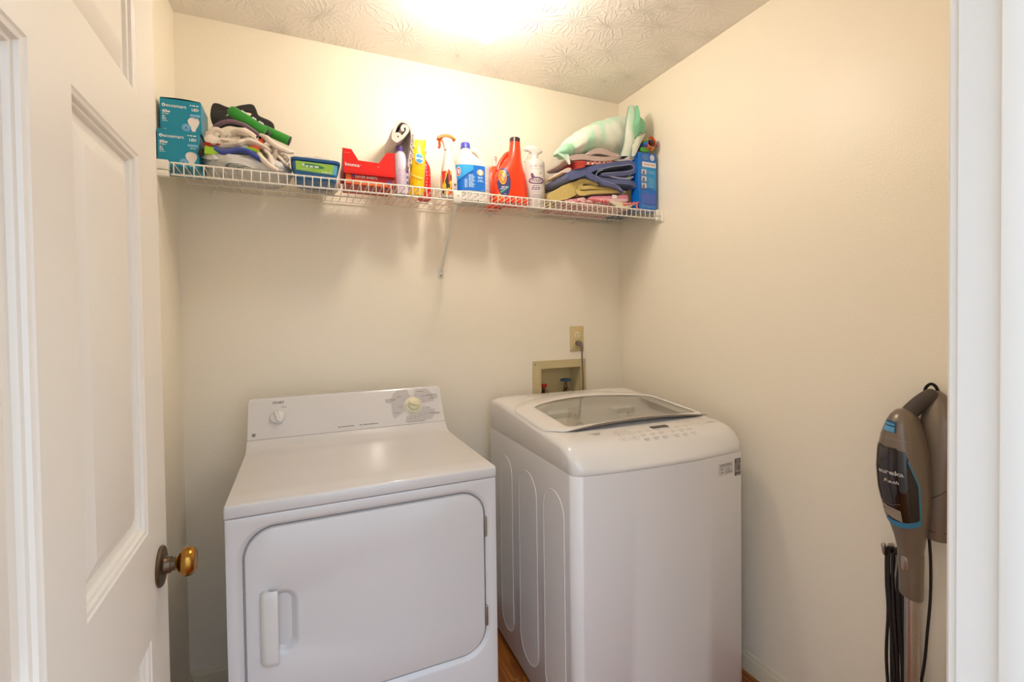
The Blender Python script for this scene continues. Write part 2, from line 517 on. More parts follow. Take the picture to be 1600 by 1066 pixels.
# floor with oak planks
fl = struct('floor', box(-W - 0.1, 0.1, -2.9, 0.1, -0.05, -0.012), M_DARK)
pw = 0.083
nrow = int((W + 0.02) / pw) + 1
vis = 0
plank_meshes = {}
for i in range(nrow):
    x0 = -W + i * pw; x1 = min(x0 + pw - 0.0012, -0.0005)
    if x1 - x0 < 0.01: continue
    rnd = random.Random(i * 13 + 5)
    y = -2.9 + rnd.uniform(-0.7, 0)
    while y < 0:
        L = rnd.uniform(0.7, 1.3); ya = max(y, -2.9); yb = min(y + L, -0.001)
        if yb - ya > 0.03:
            o = struct('floor_plank', box(0, x1 - x0, 0, yb - ya - 0.001, -0.012, 0.0, 0.0012, 1), M_WOOD, parent=fl)
            o.location = (x0, ya, 0)
        y += L
struct('ceiling', box(-W - 0.1, 0.1, YH, 0.1, H, H + 0.06), M_CEIL)
# back wall with the opening cut for the washer supply box
bx0, bx1, bz0, bz1 = -0.471, -0.250, 0.955, 1.095
struct('wall_back', cat(box(-W - 0.1, bx0, 0, 0.1, 0, H), box(bx1, 0.1, 0, 0.1, 0, H), box(bx0, bx1, 0, 0.1, 0, bz0), box(bx0, bx1, 0, 0.1, bz1, H)), M_WALL)
struct('wall_left', box(-W - 0.1, -W, YH, 0, 0, H), M_WALL)
struct('wall_right', box(0, 0.1, YH, 0, 0, H), M_WALL)
struct('wall_front', cat(box(-W, JX0 - 0.02, YH, YF, 0, H), box(JX1 + 0.02, 0, YH, YF, 0, H), box(JX0 - 0.02, JX1 + 0.02, YH, YF, DH + 0.02, H)), M_WALL)

def base_prof(along, a0, a1, sgn, off, hb=0.071):
    pr = [(0, 0), (0.013, 0), (0.013, 0.045), (0.0115, 0.050), (0.0115, 0.053), (0.008, 0.056), (0.006, 0.062), (0.005, 0.068), (0.002, hb), (0, hb)]
    if along == 'x':
        return loft([[(a, off - p[0], p[1]) for p in pr] for a in (a0, a1)])
    return loft([[(off + sgn * p[0], a, p[1]) for p in pr] for a in (a0, a1)])
struct('baseboard_back', base_prof('x', -W, 0, 1, 0), M_BASE, sharp=25)
struct('baseboard_left', base_prof('y', YF, -0.013, 1, -W), M_BASE, sharp=25)
struct('baseboard_right', base_prof('y', YF + 0.013, -0.013, -1, 0), M_BASE, sharp=25)

# door frame: jamb, stop and casings
def jambs(x, s):
    """jamb board at x, opening towards s"""
    jb = box(min(x, x - s * 0.02), max(x, x - s * 0.02), YH, YF, 0, DH)
    st = box(min(x, x + s * 0.011), max(x, x + s * 0.011), -1.816, -1.781, 0, DH - 0.012, 0.003, 2)
    return jb, st
jr, sr = jambs(JX1, -1); jl, sl = jambs(JX0, 1)
tr = Thing('trim_1', None, None, kind='structure')
tr.part('jamb', cat(jr, jl, box(JX0, JX1, YH, YF, DH, DH + 0.02)), M_TRIM)['kind'] = 'structure'
tr.part('door_stop', sr, M_TRIM)['kind'] = 'structure'
tr.part('door_stop', sl, M_TRIM)['kind'] = 'structure'
def casing_profile(x, s, yw, out):
    pr = [(0.0, 0), (0.0, 0.009), (0.004, 0.0125), (0.02, 0.0125), (0.035, 0.016), (0.057, 0.017), (0.057, 0)]
    return loft([[(x + s * p[0], yw + out * p[1], z) for p in pr] for z in (0, DH + 0.062)])
tr2 = Thing('trim_2', None, None, kind='structure')
tr2.part('casing', casing_profile(JX1 + 0.005, 1, YF, 1), M_TRIM)['kind'] = 'structure'
tr2.part('casing', casing_profile(JX0 - 0.005, -1, YF, 1), M_TRIM)['kind'] = 'structure'
tr2.part('casing', loft([[(x, YF + p[1], DH + 0.005 + p[0]) for p in [(0.0, 0), (0.0, 0.009), (0.004, 0.0125), (0.02, 0.0125), (0.035, 0.016), (0.057, 0.017), (0.057, 0)]] for x in (JX0 - 0.005, JX1 + 0.005)]), M_TRIM)['kind'] = 'structure'
tr3 = Thing('trim_3', None, None, kind='structure')
tr3.part('casing', casing_profile(JX1 + 0.005, 1, YH, -1), M_TRIM)['kind'] = 'structure'
tr3.part('casing', casing_profile(JX0 - 0.005, -1, YH, -1), M_TRIM)['kind'] = 'structure'

# ---- the open six panel door
ang = math.radians(-1.1)                       # leaf swings almost flat to the left wall
ds = Vector((sin(ang), cos(ang), 0)); dn = Vector((cos(ang), -sin(ang), 0))
dorg = Vector((-1.783, -0.950, 0)) - ds * 0.785
DW = 0.915; DT = 0.038
def D3(s, z, d=0.0):
    p = dorg + ds * s + dn * d
    return (p.x, p.y, z)
SC = [0.0, 0.095, 0.385, 0.495, 0.785, DW]; ZC = [0.012, 0.23, 0.752, 0.952, 1.650, 1.760, 1.95, 2.04]
def dbox(s0, s1, z0, z1, d0=-DT, d1=0.0):
    V, F = box(s0, s1, d0, d1, z0, z1, 0.0)
    return [D3(v[0], v[2], v[1]) for v in V], F
door = Thing('door_1', None, None, loc=tuple(dorg), kind='structure')
frame = [dbox(SC[0], SC[1], ZC[0], ZC[-1]), dbox(SC[4], SC[5], ZC[0], ZC[-1]), dbox(SC[2], SC[3], ZC[0], ZC[-1])]
for a, b in ((0, 1), (2, 3), (4, 5), (6, 7)):
    for u, v in ((1, 2), (3, 4)): frame.append(dbox(SC[u], SC[v], ZC[a], ZC[b]))
o = door.part('door_frame', cat(*frame), M_DOOR, smooth=False); o['kind'] = 'structure'
def door_panel(s0, s1, z0, z1):
    def lp(i, d): return [D3(p[0], p[1], d) for p in rrect(s0 + i, s1 - i, z0 + i, z1 - i, 0.0001, 1)]
    prof = [(0, 0), (0.003, -0.0020), (0.008, -0.0035), (0.0095, -0.0080), (0.0145, -0.0095), (0.017, -0.0150), (0.022, -0.0165), (0.030, -0.0165), (0.056, -0.0060), (0.058, -0.0055)]
    fr = [lp(i, d) for i, d in prof]
    bk = [lp(i, -DT - d) for i, d in prof]
    return loft(bk[::-1] + fr)
for u, v in ((1, 2), (3, 4)):
    for a, b in ((1, 2), (3, 4), (5, 6)):
        o = door.part('door_panel', door_panel(SC[u], SC[v], ZC[a], ZC[b]), M_DOOR, sharp=12); o['kind'] = 'structure'
# knob
kz = 0.855; ksd = 0.785 + 0.072
kc = Vector(D3(ksd, kz))
def lathe_dir(prof, c, d, n=28):
    d = Vector(d).normalized(); u = Vector((0, 0, 1)); v = d.cross(u); loops = []
    for r, h in prof:
        loops.append([tuple(Vector(c) + d * h + (u * cos(2 * pi * k / n) + v * sin(2 * pi * k / n)) * r) for k in range(n)])
    return loft(loops)
kn = door.part('door_knob', lathe_dir([(0.012, 0.026), (0.0135, 0.030), (0.022, 0.034), (0.0275, 0.040), (0.029, 0.047), (0.0275, 0.054), (0.024, 0.059), (0.0225, 0.0605), (0.0215, 0.0595), (0.012, 0.0585), (0.001, 0.058)], kc, dn), M_BRASS, label='brass door knob worn to gold')
door.part('rosette', lathe_dir([(0.039, 0.0), (0.0395, 0.003), (0.037, 0.0062), (0.030, 0.0078), (0.018, 0.0085), (0.016, 0.012), (0.0155, 0.019), (0.001, 0.019)], kc, dn), M_BRASSD, of=kn)
door.part('shank', lathe_dir([(0.0125, 0.018), (0.0125, 0.0265), (0.001, 0.0265)], kc, dn), M_BRASSD, of=kn)
for hz in (0.25, 1.05, 1.82):
    door.part('hinge', cat(lathe([(0.006, -0.045), (0.006, 0.045)], 12, tuple(Vector(D3(-0.006, hz, 0.004)))), dbox(0.0, 0.001, hz - 0.045, hz + 0.045, -0.03, 0.0)), M_BRASSD)
# other-side knob
door.part('door_knob', lathe_dir([(0.039, 0.0), (0.037, 0.006), (0.016, 0.009), (0.0125, 0.03), (0.026, 0.037), (0.029, 0.046), (0.024, 0.058), (0.001, 0.058)], Vector(D3(ksd, kz, -DT)), -dn), M_BRASS)

# ================================================================== CEILING LAMP
LP = (-0.955, -0.585)
lamp = Thing('ceiling_lamp', 'lit white egg-shaped glass lamp on the textured ceiling', 'lamp', (LP[0], LP[1], H))
M_BULB = emit_mat('glowing_glass', LAMP_COLOR, LAMP_STRENGTH)
lamp.part('glass_shade', lathe([(0.002, 0), (0.018, 0.004), (0.034, 0.016), (0.047, 0.036), (0.055, 0.062), (0.058, 0.090), (0.056, 0.120), (0.050, 0.150), (0.046, 0.165)], 28, (LP[0], LP[1], 2.236)), M_BULB)
lamp.part('lamp_base', lathe([(0.072, 0), (0.074, -0.010), (0.066, -0.022), (0.054, -0.028), (0.052, -0.045), (0.040, -0.045)], 28, (LP[0], LP[1], H)), M_PLASTIC)

# ================================================================== DRYER
DR = Thing('dryer', 'white electric clothes dryer with two dials, left of the washer', 'dryer', (-1.6905, -0.7512, 0), 0.0055)
wd = 0.6834
def P_(name, vf, m, T=DR, **k): return T.part(name, vf, m, local=True, **k)
# cabinet: box with stamped front and a rounded door opening
hz0, hz1, hu0, hu1, hr = 0.374, 0.846, 0.035, 0.650, 0.072
def fl_(x0, x1, z0, z1, r, v, n=10): return [(p[0], v, p[1]) for p in rrect(x0, x1, z0, z1, r, n)]
cab = [fl_(0, wd, 0.015, 0.879, 0.002, 0.62), fl_(0, wd, 0.015, 0.879, 0.002, 0.006), fl_(0.001, wd - 0.001, 0.016, 0.878, 0.003, 0.0015), fl_(0.005, wd - 0.005, 0.02, 0.874, 0.003, 0.0),
       fl_(hu0 - 0.014, hu1 + 0.014, hz0 - 0.014, hz1 + 0.012, hr + 0.012, 0.0), fl_(hu0 - 0.010, hu1 + 0.010, hz0 - 0.010, hz1 + 0.008, hr + 0.008, 0.0015),
       fl_(hu0 - 0.001, hu1 + 0.001, hz0 - 0.001, hz1 + 0.001, hr, 0.009), fl_(hu0 - 0.001, hu1 + 0.001, hz0 - 0.001, hz1 + 0.001, hr, 0.022)]
P_('cabinet', loft(cab), M_DRYER)
for x in (0.05, wd - 0.05):
    for y in (0.06, 0.56): P_('foot', lathe([(0.018, 0.0), (0.018, 0.008), (0.01, 0.016)], 12, (x, y, 0)), M_DARK)
g = 0.0035
dl = [fl_(hu0 + g, hu1 - g, hz0 + g, hz1 - g, hr - g, 0.020), fl_(hu0 + g, hu1 - g, hz0 + g, hz1 - g, hr - g, 0.007), fl_(hu0 + g + 0.002, hu1 - g - 0.002, hz0 + g + 0.002, hz1 - g - 0.002, hr - g - 0.002, 0.0035),
      fl_(hu0 + g + 0.006, hu1 - g - 0.006, hz0 + g + 0.006, hz1 - g - 0.006, hr - g - 0.006, 0.002)]
# pocket beside the handle
pk = (0.088, 0.150, 0.530, 0.682)
def pl(i, v, r=0.028): return [(p[0], v, p[1]) for p in rrect(pk[0] + i, pk[1] - i, pk[2] + i, pk[3] - i, r, 10)]
door_v, door_f = loft(dl + [pl(-0.006, 0.002, 0.036), pl(-0.002, 0.0035, 0.031), pl(0.004, 0.010, 0.026), pl(0.012, 0.017, 0.018)])
ddoor = P_('door', (door_v, door_f), M_DRYER)
# pull handle: a flat grip standing proud over the pocket
hl = []
for z, e in ((0.514, 0.006), (0.518, 0.002), (0.528, 0), (0.60, 0), (0.675, 0), (0.688, 0.001), (0.694, 0.006)):
    sec = [(0.070 + e, 0.004), (0.070 + e, -0.004), (0.074 + e, -0.012 + e), (0.082, -0.016 + e), (0.100, -0.019 + e), (0.108, -0.018 + e), (0.110 - e * 0.3, -0.013), (0.106, -0.011), (0.092, -0.010), (0.084, 0.004)]
    hl.append([(p[0], p[1], z) for p in sec])
P_('handle', loft(hl), M_PLASTIC, of=ddoor)
for z0, z1 in ((0.710, 0.768), (0.449, 0.506)):
    P_('hinge', cat(box(hu1 - 0.0035, hu1 + 0.0035, -0.0015, 0.012, z0, z1, 0.0012, 1)), M_STEEL, of=ddoor)
# top sheet, side profile swept across the width with softened ends
tp = [(0.0, 0.881), (-0.002, 0.884), (-0.002, 0.9045), (0.0, 0.909), (0.006, 0.9115), (0.08, 0.911), (0.30, 0.911), (0.455, 0.912), (0.478, 0.914), (0.497, 0.920), (0.511, 0.9285), (0.521, 0.9385), (0.524, 0.941), (0.60, 0.941), (0.62, 0.90), (0.62, 0.881)]
def topl(x, k, e):
    return [(x, p[0] * 1.0 + (e if p[0] < 0.01 else 0), p[1] - (e if p[1] > 0.9 else 0)) for p in tp]
P_('top_panel', loft([topl(-0.001, 0, 0.004), topl(0.0005, 0, 0.0012), topl(0.003, 0, 0), topl(wd - 0.003, 0, 0), topl(wd - 0.0005, 0, 0.0012), topl(wd + 0.001, 0, 0.004)]), M_DRYER, sharp=50)
# console
ca = Vector((0, 0.525, 0.9425)); cv = Vector((0, 0.072, 0.128)).normalized(); cn = Vector((0, -cv.z, cv.y)); CH = 0.1469
def C3(u, q, d=0.0):
    p = ca + cv * q + cn * d
    return (u, p.y, p.z)
def cl(i, d, r0, yb=None):
    pts = []
    for u, q in rrect(0.001 + i, wd - 0.001 - i, 0.0 + i * 0.3, CH - i, 0.001, 1)[:0] or rr_top(0.001 + i, wd - 0.001 - i, 0.0, CH - i, r0):
        if yb is None: pts.append(C3(u, q, d))
        else:
            p = C3(u, q, 0); pts.append((u, yb, p[2] - (0.004 if q > 0.1 else 0)))
    return pts
def rr_top(x0, x1, y0, y1, r, n=6):
    out = [(x0, y0), (x1, y0)]
    for cx, a0 in ((x1 - r, 0), (x0 + r, pi / 2)):
        for k in range(n + 1):
            a = a0 + pi / 2 * k / n; out.append((cx + r * cos(a), y1 - r + r * sin(a)))
    return out
con = P_('control_console', loft([cl(0, 0, 0.012, 0.645), cl(0, -0.012, 0.012), cl(0, -0.003, 0.012), cl(0.0008, -0.0008, 0.0112), cl(0.003, 0.0, 0.009)]), M_DRYER)
# grey dial fields
def cflat(vf, d=0.0006): return flat(vf, lambda a, b: C3(a, b, d))
TC = (0.567, 0.073)
def sector(a0, a1, r0, rmax_fn, n=12):
    V = []; F = []
    for k in range(n + 1):
        a = math.radians(a0 + (a1 - a0) * k / n)
        r = rmax_fn(cos(a), sin(a))
        V += [(TC[0] + r0 * cos(a), TC[1] + r0 * sin(a)), (TC[0] + r * cos(a), TC[1] + r * sin(a))]
    for k in range(n): F.append((2 * k, 2 * k + 1, 2 * k + 3, 2 * k + 2))
    return V, F
def clampoct(c, s):
    r = 0.089
    if abs(c) > 1e-6: r = min(r, 0.083 / abs(c))
    if s > 1e-6: r = min(r, 0.066 / s)
    if s < -1e-6: r = min(r, 0.062 / -s)
    return r
M_GREYF = mat('grey_dial_field', '#BFB9B6', rough=0.4, var=0.02)
P_('dial_field', cflat(cat(sector(8, 80, 0.036, clampoct), sector(104, 212, 0.036, clampoct), sector(238, 345, 0.036, clampoct)), 0.0004), M_GREYF, of=con, label='grey printed field round the timer dial')
ink = []
for k in range(26):
    a = math.radians(96 + k * 13.4)
    if k % 3 == 2: continue
    r0, r1 = 0.039, 0.043 + (0.003 if k % 2 else 0)
    c, s = cos(a), sin(a); t = 0.0004
    ink.append(([(TC[0] + r0 * c - t * s, TC[1] + r0 * s + t * c), (TC[0] + r0 * c + t * s, TC[1] + r0 * s - t * c), (TC[0] + r1 * c + t * s, TC[1] + r1 * s - t * c), (TC[0] + r1 * c - t * s, TC[1] + r1 * s + t * c)], [(0, 1, 2, 3)]))
for a0, a1, b, h in ((0.586, 0.612, 0.128, 0.0022), (0.601, 0.622, 0.108, 0.002), (0.625, 0.665, 0.112, 0.0022), (0.625, 0.668, 0.107, 0.0022), (0.640, 0.668, 0.101, 0.0022), (0.630, 0.664, 0.095, 0.0022),
                     (0.463, 0.505, 0.104, 0.0022), (0.463, 0.500, 0.099, 0.0022), (0.465, 0.487, 0.093, 0.0022), (0.507, 0.527, 0.112, 0.002), (0.508, 0.524, 0.071, 0.002), (0.490, 0.512, 0.048, 0.002),
                     (0.615, 0.632, 0.060, 0.002), (0.624, 0.666, 0.036, 0.0024), (0.645, 0.666, 0.031, 0.0022), (0.535, 0.605, 0.008, 0.0022), (0.288, 0.345, 0.0155, 0.0030), (0.362, 0.428, 0.0155, 0.0030)):
    ink.append(bars([(a0, a1, b, h)]))
for k in range(6):
    ink.append(text2d(str(20 + 10 * k) if k < 5 else '80', 0.006)); ink[-1] = ([(x + 0.537 + k * 0.0145, y + 0.021 + (0.004 * abs(k - 1.5))) for x, y in ink[-1][0]], ink[-1][1])
ink.append(([(x + 0.095, y + 0.126) for x, y in (lambda t: t[0])(text2d('START', 0.0125, bold=0.0002))], text2d('START', 0.0125, bold=0.0002)[1]))
ink.append(bars([(0.104, 0.120, 0.1085, 0.0024)]))
def shift2(t, dx, dy): return [(x + dx, y + dy) for x, y in t[0]], t[1]
P_('printed_marks', cflat(cat(*ink), 0.0009), M_INK, of=con, smooth=False, fixn=False)
P_('maker_badge', cat(cflat(ring2(0.0205, 0.0165, 0.0062, 0.0062, 0.0048, 0.0048), 0.001), cflat(disc2(0.0205, 0.0165, 0.0036), 0.001)), M_INK, of=con, smooth=False)
def knob(u, q, prof, grip, m, name, lab):
    c = Vector(C3(u, q))
    uu = Vector((1, 0, 0)); loops = []
    for r, h in prof: loops.append([tuple(c + cn * h + (uu * cos(2 * pi * k / 32) + cv * sin(2 * pi * k / 32)) * r) for k in range(32)])
    kb = P_(name, loft(loops), m, label=lab)
    gl = []
    for h, e in ((prof[-1][1] - 0.003, 0), (prof[-1][1] + 0.007, 0.0), (prof[-1][1] + 0.009, 0.0015)):
        gl.append([tuple(c + cn * h + (uu * (p[0] * cos(grip[2]) - p[1] * sin(grip[2])) + cv * (p[0] * sin(grip[2]) + p[1] * cos(grip[2])))) for p in rrect(-grip[0] + e, grip[0] - e, -grip[1] + e, grip[1] - e, 0.004, 4)])
    P_('grip', loft(gl), m, of=kb)
    return kb
M_KNOBY = mat('yellowed_plastic', '#DDD6B4', rough=0.25, var=0.02)
k1 = knob(0.092, 0.072, [(0.024, 0.0), (0.024, 0.006), (0.022, 0.011), (0.018, 0.013)], (0.005, 0.020, 0.25), M_PLASTIC, 'start_knob', None)
P_('pointer_mark', flat(rect2(0.0915, 0.0930, 0.085, 0.091), lambda a, b: C3(a, b, 0.023)), M_INKD, of=k1)
k2 = knob(TC[0], TC[1], [(0.033, 0.0), (0.033, 0.003), (0.030, 0.006), (0.0225, 0.008), (0.0205, 0.017), (0.018, 0.018)], (0.006, 0.018, 1.3), M_KNOBY, 'timer_knob', 'yellowed timer dial with red arrow')
M_RED = mat('red_print', '#C32A1C', rough=0.5, var=0.02)
P_('arrow_mark', flat(poly2([(0.5365, 0.0735), (0.543, 0.0775), (0.543, 0.0695)]), lambda a, b: C3(a, b, 0.0068)), M_RED, of=k2)

# ================================================================== WASHER
WS = Thing('washing_machine', 'white top-loading washer with glass lid, in the back corner', 'washing machine', (-0.7955, -0.8354, 0), -0.01926)
WW = 0.6844; WDp = 0.735
def bow(u, k=0.026): return -k * (1 - (2 * u / WW - 1) ** 2)
def wloop(i, z, r, zf=None, n=8, nm=14):
    x0, x1, y0, y1 = i, WW - i, i, WDp - i
    pts = rrect(x0, x1, y0, y1, r, n)
    # subdivide the long front and side edges so that the bow and the sloping top show
    out = []
    m = len(pts)
    for k in range(m):
        a, b = pts[k], pts[(k + 1) % m]
        out.append(a)
        if math.hypot(a[0] - b[0], a[1] - b[1]) > 0.15:
            for q in range(1, nm): out.append((a[0] + (b[0] - a[0]) * q / nm, a[1] + (b[1] - a[1]) * q / nm))
    res = []
    for u, v in out:
        fr = max(0.0, 1 - v / 0.06)
        vv = v + bow(u) * min(1.0, fr + 0.0) if v < 0.06 else v
        res.append((u, vv, z if zf is None else zf(u, vv)))
    return res
def fdrop(v): return 0.040 * max(0.0, 1 - max(v, -0.01) / 0.09) ** 2
def zt(v, u=0.342): return 0.952 + 0.083 * max(v, -0.02) - fdrop(v) + (0.0 if v < 0.62 else -0.35 * (v - 0.62) ** 2 * 4)
P_('cabinet', loft([wloop(0.003, 0.025, 0.03), wloop(0.0, 0.03, 0.032), wloop(0.0, 0.8688, 0.032), wloop(0.0012, 0.8702, 0.030), wloop(0.003, 0.8703, 0.03)]), M_WASHER, T=WS)
for x in (0.06, WW - 0.06):
    for y in (0.06, 0.66): P_('foot', lathe([(0.02, 0.0), (0.02, 0.01), (0.012, 0.026)], 12, (x, y, 0)), M_DARK, T=WS)
def rim(i, drop, r):
    return wloop(i, 0, r, lambda u, v: zt(v, u) - drop)
topring = [wloop(0.003, 0.8706, 0.03), wloop(0.0010, 0.8712, 0.034), wloop(0.0, 0.8725, 0.036), rim(0.0, 0.024, 0.042), rim(0.001, 0.019, 0.044), rim(0.005, 0.0125, 0.048), rim(0.012, 0.007, 0.05), rim(0.022, 0.003, 0.052), rim(0.036, 0.0007, 0.05), rim(0.052, 0.0, 0.045), rim(0.070, 0.0, 0.045), rim(0.088, 0.0, 0.045)]
# inner edge: the tub opening
ou0, ou1, ov0, ov1 = 0.096, 0.638, 0.192, 0.530
def oloop(i, zf, r=0.05):
    n0 = len(topring[0]); base = wloop(0.088, 0, 0.045)
    out = []
    for (u, v, z) in base:
        s = (u - 0.088) / (WW - 0.176); t = (v - (0.088)) / (WDp - 0.176)
        t = min(1, max(0, t)); s = min(1, max(0, s))
        uu = ou0 + i + (ou1 - ou0 - 2 * i) * s; vv = ov0 + i + (ov1 - 0.085 * (2 * s - 1) ** 2 - ov0 - 2 * i) * t
        out.append((uu, vv, zf(uu, vv)))
    return out
topring += [oloop(0, lambda u, v: zt(v, u) - 0.001), oloop(0.003, lambda u, v: zt(v, u) - 0.006), oloop(0.010, lambda u, v: zt(v, u) - 0.020), oloop(0.018, lambda u, v: zt(v, u) - 0.034), oloop(0.030, lambda u, v: zt(v, u) - 0.038), oloop(0.12, lambda u, v: zt(v, u) - 0.040)]
wtop = P_('top_frame', loft(topring, cap0=False), M_WTOP, T=WS, sharp=50)
M_POCKET = mat('pale_pocket_plastic', '#E9EAE6', rough=0.3, var=0.01)
for (u0, u1, v0, v1) in ((0.122, 0.242, 0.418, 0.466), (0.420, 0.535, 0.402, 0.450), (0.130, 0.305, 0.213, 0.262)):
    z = zt(v1) - 0.030
    P_('detergent_pocket', loft([[(p[0], p[1], zt(p[1]) - 0.045) for p in rrect(u0, u1, v0, v1, 0.02)], [(p[0], p[1], zt(p[1]) - 0.020) for p in rrect(u0, u1, v0, v1, 0.02)], [(p[0], p[1], zt(p[1]) - 0.018) for p in rrect(u0 + 0.004, u1 - 0.004, v0 + 0.004, v1 - 0.004, 0.018)],
        [(p[0], p[1], zt(p[1]) - 0.024) for p in rrect(u0 + 0.008, u1 - 0.008, v0 + 0.008, v1 - 0.008, 0.015)]]), M_POCKET, T=WS)
P_('pocket_symbols', cat(flat(bars([(0.155, 0.170, 0.228, 0.005), (0.235, 0.262, 0.236, 0.003), (0.158, 0.165, 0.237, 0.004)]), lambda a, b: (a, b, zt(b) - 0.0235))), M_INK, T=WS, smooth=False)
# lid
def lift(u): 
    t = (u - 0.365) / 0.30
    return 0.0125 * max(0.0, 1 - t * t)
def frontv(u):
    t = (u - 0.365) / 0.30
    return 0.148 + 0.010 * (1 - t * t)
RIMP = ((0.0, 0.024), (0.001, 0.019), (0.005, 0.0125), (0.012, 0.007), (0.022, 0.003), (0.036, 0.0007), (0.052, 0.0))
def edrop(u):
    e = min(u, WW - u)
    for a, b in zip(RIMP, RIMP[1:]):
        if a[0] <= e <= b[0]: return a[1] + (b[1] - a[1]) * (e - a[0]) / (b[0] - a[0])
    return 0.0 if e > 0 else 0.028
def lidloop(u0, u1, v1, r, i, dz, nm=12):
    base = rrect(u0 + i, u1 - i, 0.0 + i, 1.0 - i * 2.2, 0.06, 8)
    out = []
    m = len(base); o2 = []
    for k in range(m):
        a, b = base[k], base[(k + 1) % m]; o2.append(a)
        if abs(a[0] - b[0]) > 0.15 or abs(a[1] - b[1]) > 0.3:
            for q in range(1, nm): o2.append((a[0] + (b[0] - a[0]) * q / nm, a[1] + (b[1] - a[1]) * q / nm))
    for u, t in o2:
        va = frontv(u); arc = v1 - 0.150 * ((2 * (u - u0) / (u1 - u0) - 1) ** 2)
        v = va + (arc - va) * t
        k = max(0.0, 1 - t / 0.16)
        kk = max(0.0, 1 - t / 0.22) ** 1.6; uc_ = (u0 + u1) / 2
        if abs(u - uc_) > 0.22: u = u + (0.050 * kk if u < uc_ else -0.030 * kk) * min(1.0, (abs(u - uc_) - 0.22) / 0.09)
        out.append((u, v, zt(v, u) + dz - edrop(u) + lift(u) * k * k * (3 - 2 * k)))
    return out
def glloop(i, dz, nm=12):
    base = rrect(0.088 + i, 0.648 - i, 0.0, 1.0, 0.05, 8); o2 = []; m = len(base)
    for k in range(m):
        a, b = base[k], base[(k + 1) % m]; o2.append(a)
        if abs(a[0] - b[0]) > 0.15 or abs(a[1] - b[1]) > 0.3:
            for q in range(1, nm): o2.append((a[0] + (b[0] - a[0]) * q / nm, a[1] + (b[1] - a[1]) * q / nm))
    out = []
    for u, t in o2:
        va = 0.186 + i; vb = 0.545 - i - 0.085 * ((2 * (u - 0.088) / 0.560 - 1) ** 2)
        v = va + (vb - va) * t; k = max(0.0, 1 - t / 0.25)
        out.append((u, v, zt(v, u) + dz + lift(u) * 0.35 * k * k))
    return out
lid = P_('lid', loft([glloop(0.0, 0.001), glloop(-0.004, 0.0005), lidloop(0.006, 0.6785, 0.622, 0.06, 0.004, 0.0005), lidloop(0.006, 0.6785, 0.622, 0.06, 0.0, 0.003), lidloop(0.006, 0.6785, 0.622, 0.06, 0.0015, 0.0058), lidloop(0.006, 0.6785, 0.622, 0.06, 0.007, 0.0072), glloop(-0.012, 0.0074), glloop(-0.003, 0.0066), glloop(0.0, 0.005), glloop(0.0, 0.001)], False, False), M_WTOP, T=WS, sharp=50)
M_LIDGLASS = glass_mat('grey_lid_glass', (0.93, 0.94, 0.925, 1), gloss=0.06)
gl0 = glloop(0.0005, 0.0045); 
gc = Vector((0, 0, 0))
for q in gl0: gc += Vector(q) / len(gl0)
gm = [[tuple(Vector(q) * t + Vector((gc.x, gc.y, zt(gc.y, gc.x) + 0.0045)) * (1 - t)) for q in gl0] for t in (1.0, 0.75, 0.5, 0.25)]
gm = [[(q[0], q[1], zt(q[1], q[0]) + 0.0045) for q in l] if k else l for k, l in enumerate(gm)]
P_('lid_glass', loft(gm, False, True), M_LIDGLASS, T=WS, of=lid)
P_('maker_badge', flat(cat(disc2(0.380, 0.250, 0.006, 0.007), bars([(0.390, 0.408, 0.250, 0.005)])), lambda a, b: (a, b, zt(b) + 0.0085)), M_INK, T=WS, of=lid, smooth=False)
# chrome-grey lid edge
ed = [(u, frontv(u) - 0.0015, zt(frontv(u), u) + 0.0035 + lift(u)) for u in [0.056 + 0.604 * k / 30 for k in range(31)]]
P_('lid_handle', tube(ed, 0.0035, 8, radii=[0.0008 + 0.0036 * (1 - ((k - 15) / 15) ** 4) for k in range(31)]), mat('satin_grey_edge', '#8F8982', rough=0.25, metal=0.8, var=0.05), T=WS, of=lid)
# hand recess in front of the lid, a blue-grey scoop
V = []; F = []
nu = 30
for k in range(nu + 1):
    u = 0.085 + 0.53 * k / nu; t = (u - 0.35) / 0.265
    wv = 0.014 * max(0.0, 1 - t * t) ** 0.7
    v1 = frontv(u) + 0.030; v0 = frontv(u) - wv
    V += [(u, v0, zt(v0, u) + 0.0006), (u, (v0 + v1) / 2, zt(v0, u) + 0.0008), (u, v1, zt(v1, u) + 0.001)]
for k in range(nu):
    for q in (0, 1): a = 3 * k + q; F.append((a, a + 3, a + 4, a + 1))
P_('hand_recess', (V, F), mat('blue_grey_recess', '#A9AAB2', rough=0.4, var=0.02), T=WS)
# control panel print
def wt(vf, d=0.0012): return flat(vf, lambda a, b: (a, b, zt(b, a) + d))
P_('display', loft([[(p[0], p[1], zt(p[1]) + 0.0002) for p in rrect(0.360, 0.430, 0.089, 0.109, 0.002, 2)], [(p[0], p[1], zt(p[1]) + 0.0015) for p in rrect(0.360, 0.430, 0.089, 0.109, 0.002, 2)]]), mat('black_display', '#231D1C', rough=0.15, var=0.02), T=WS)
pr = [bars([(0.118, 0.165, 0.112, 0.0035), (0.128, 0.158, 0.106, 0.0035), (0.135, 0.155, 0.098, 0.004)])]
for c in range(2):
    for r in range(3):
        x0 = 0.200 + c * 0.040 ; y0 = 0.100 - r * 0.024
        pr.append(ring2(x0 + 0.015, y0, 0.018, 0.010, 0.0172, 0.0092, 20)); pr.append(bars([(x0 + 0.008, x0 + 0.022, y0, 0.003)]))
for c in range(6):
    for r in range(3):
        x0 = 0.285 + c * 0.037 + (0.01 if c > 2 else 0); y0 = 0.080 - r * 0.020
        pr.append(bars([(x0, x0 + 0.022, y0, 0.0022), (x0 + 0.003, x0 + 0.018, y0 - 0.007, 0.0018)])); 
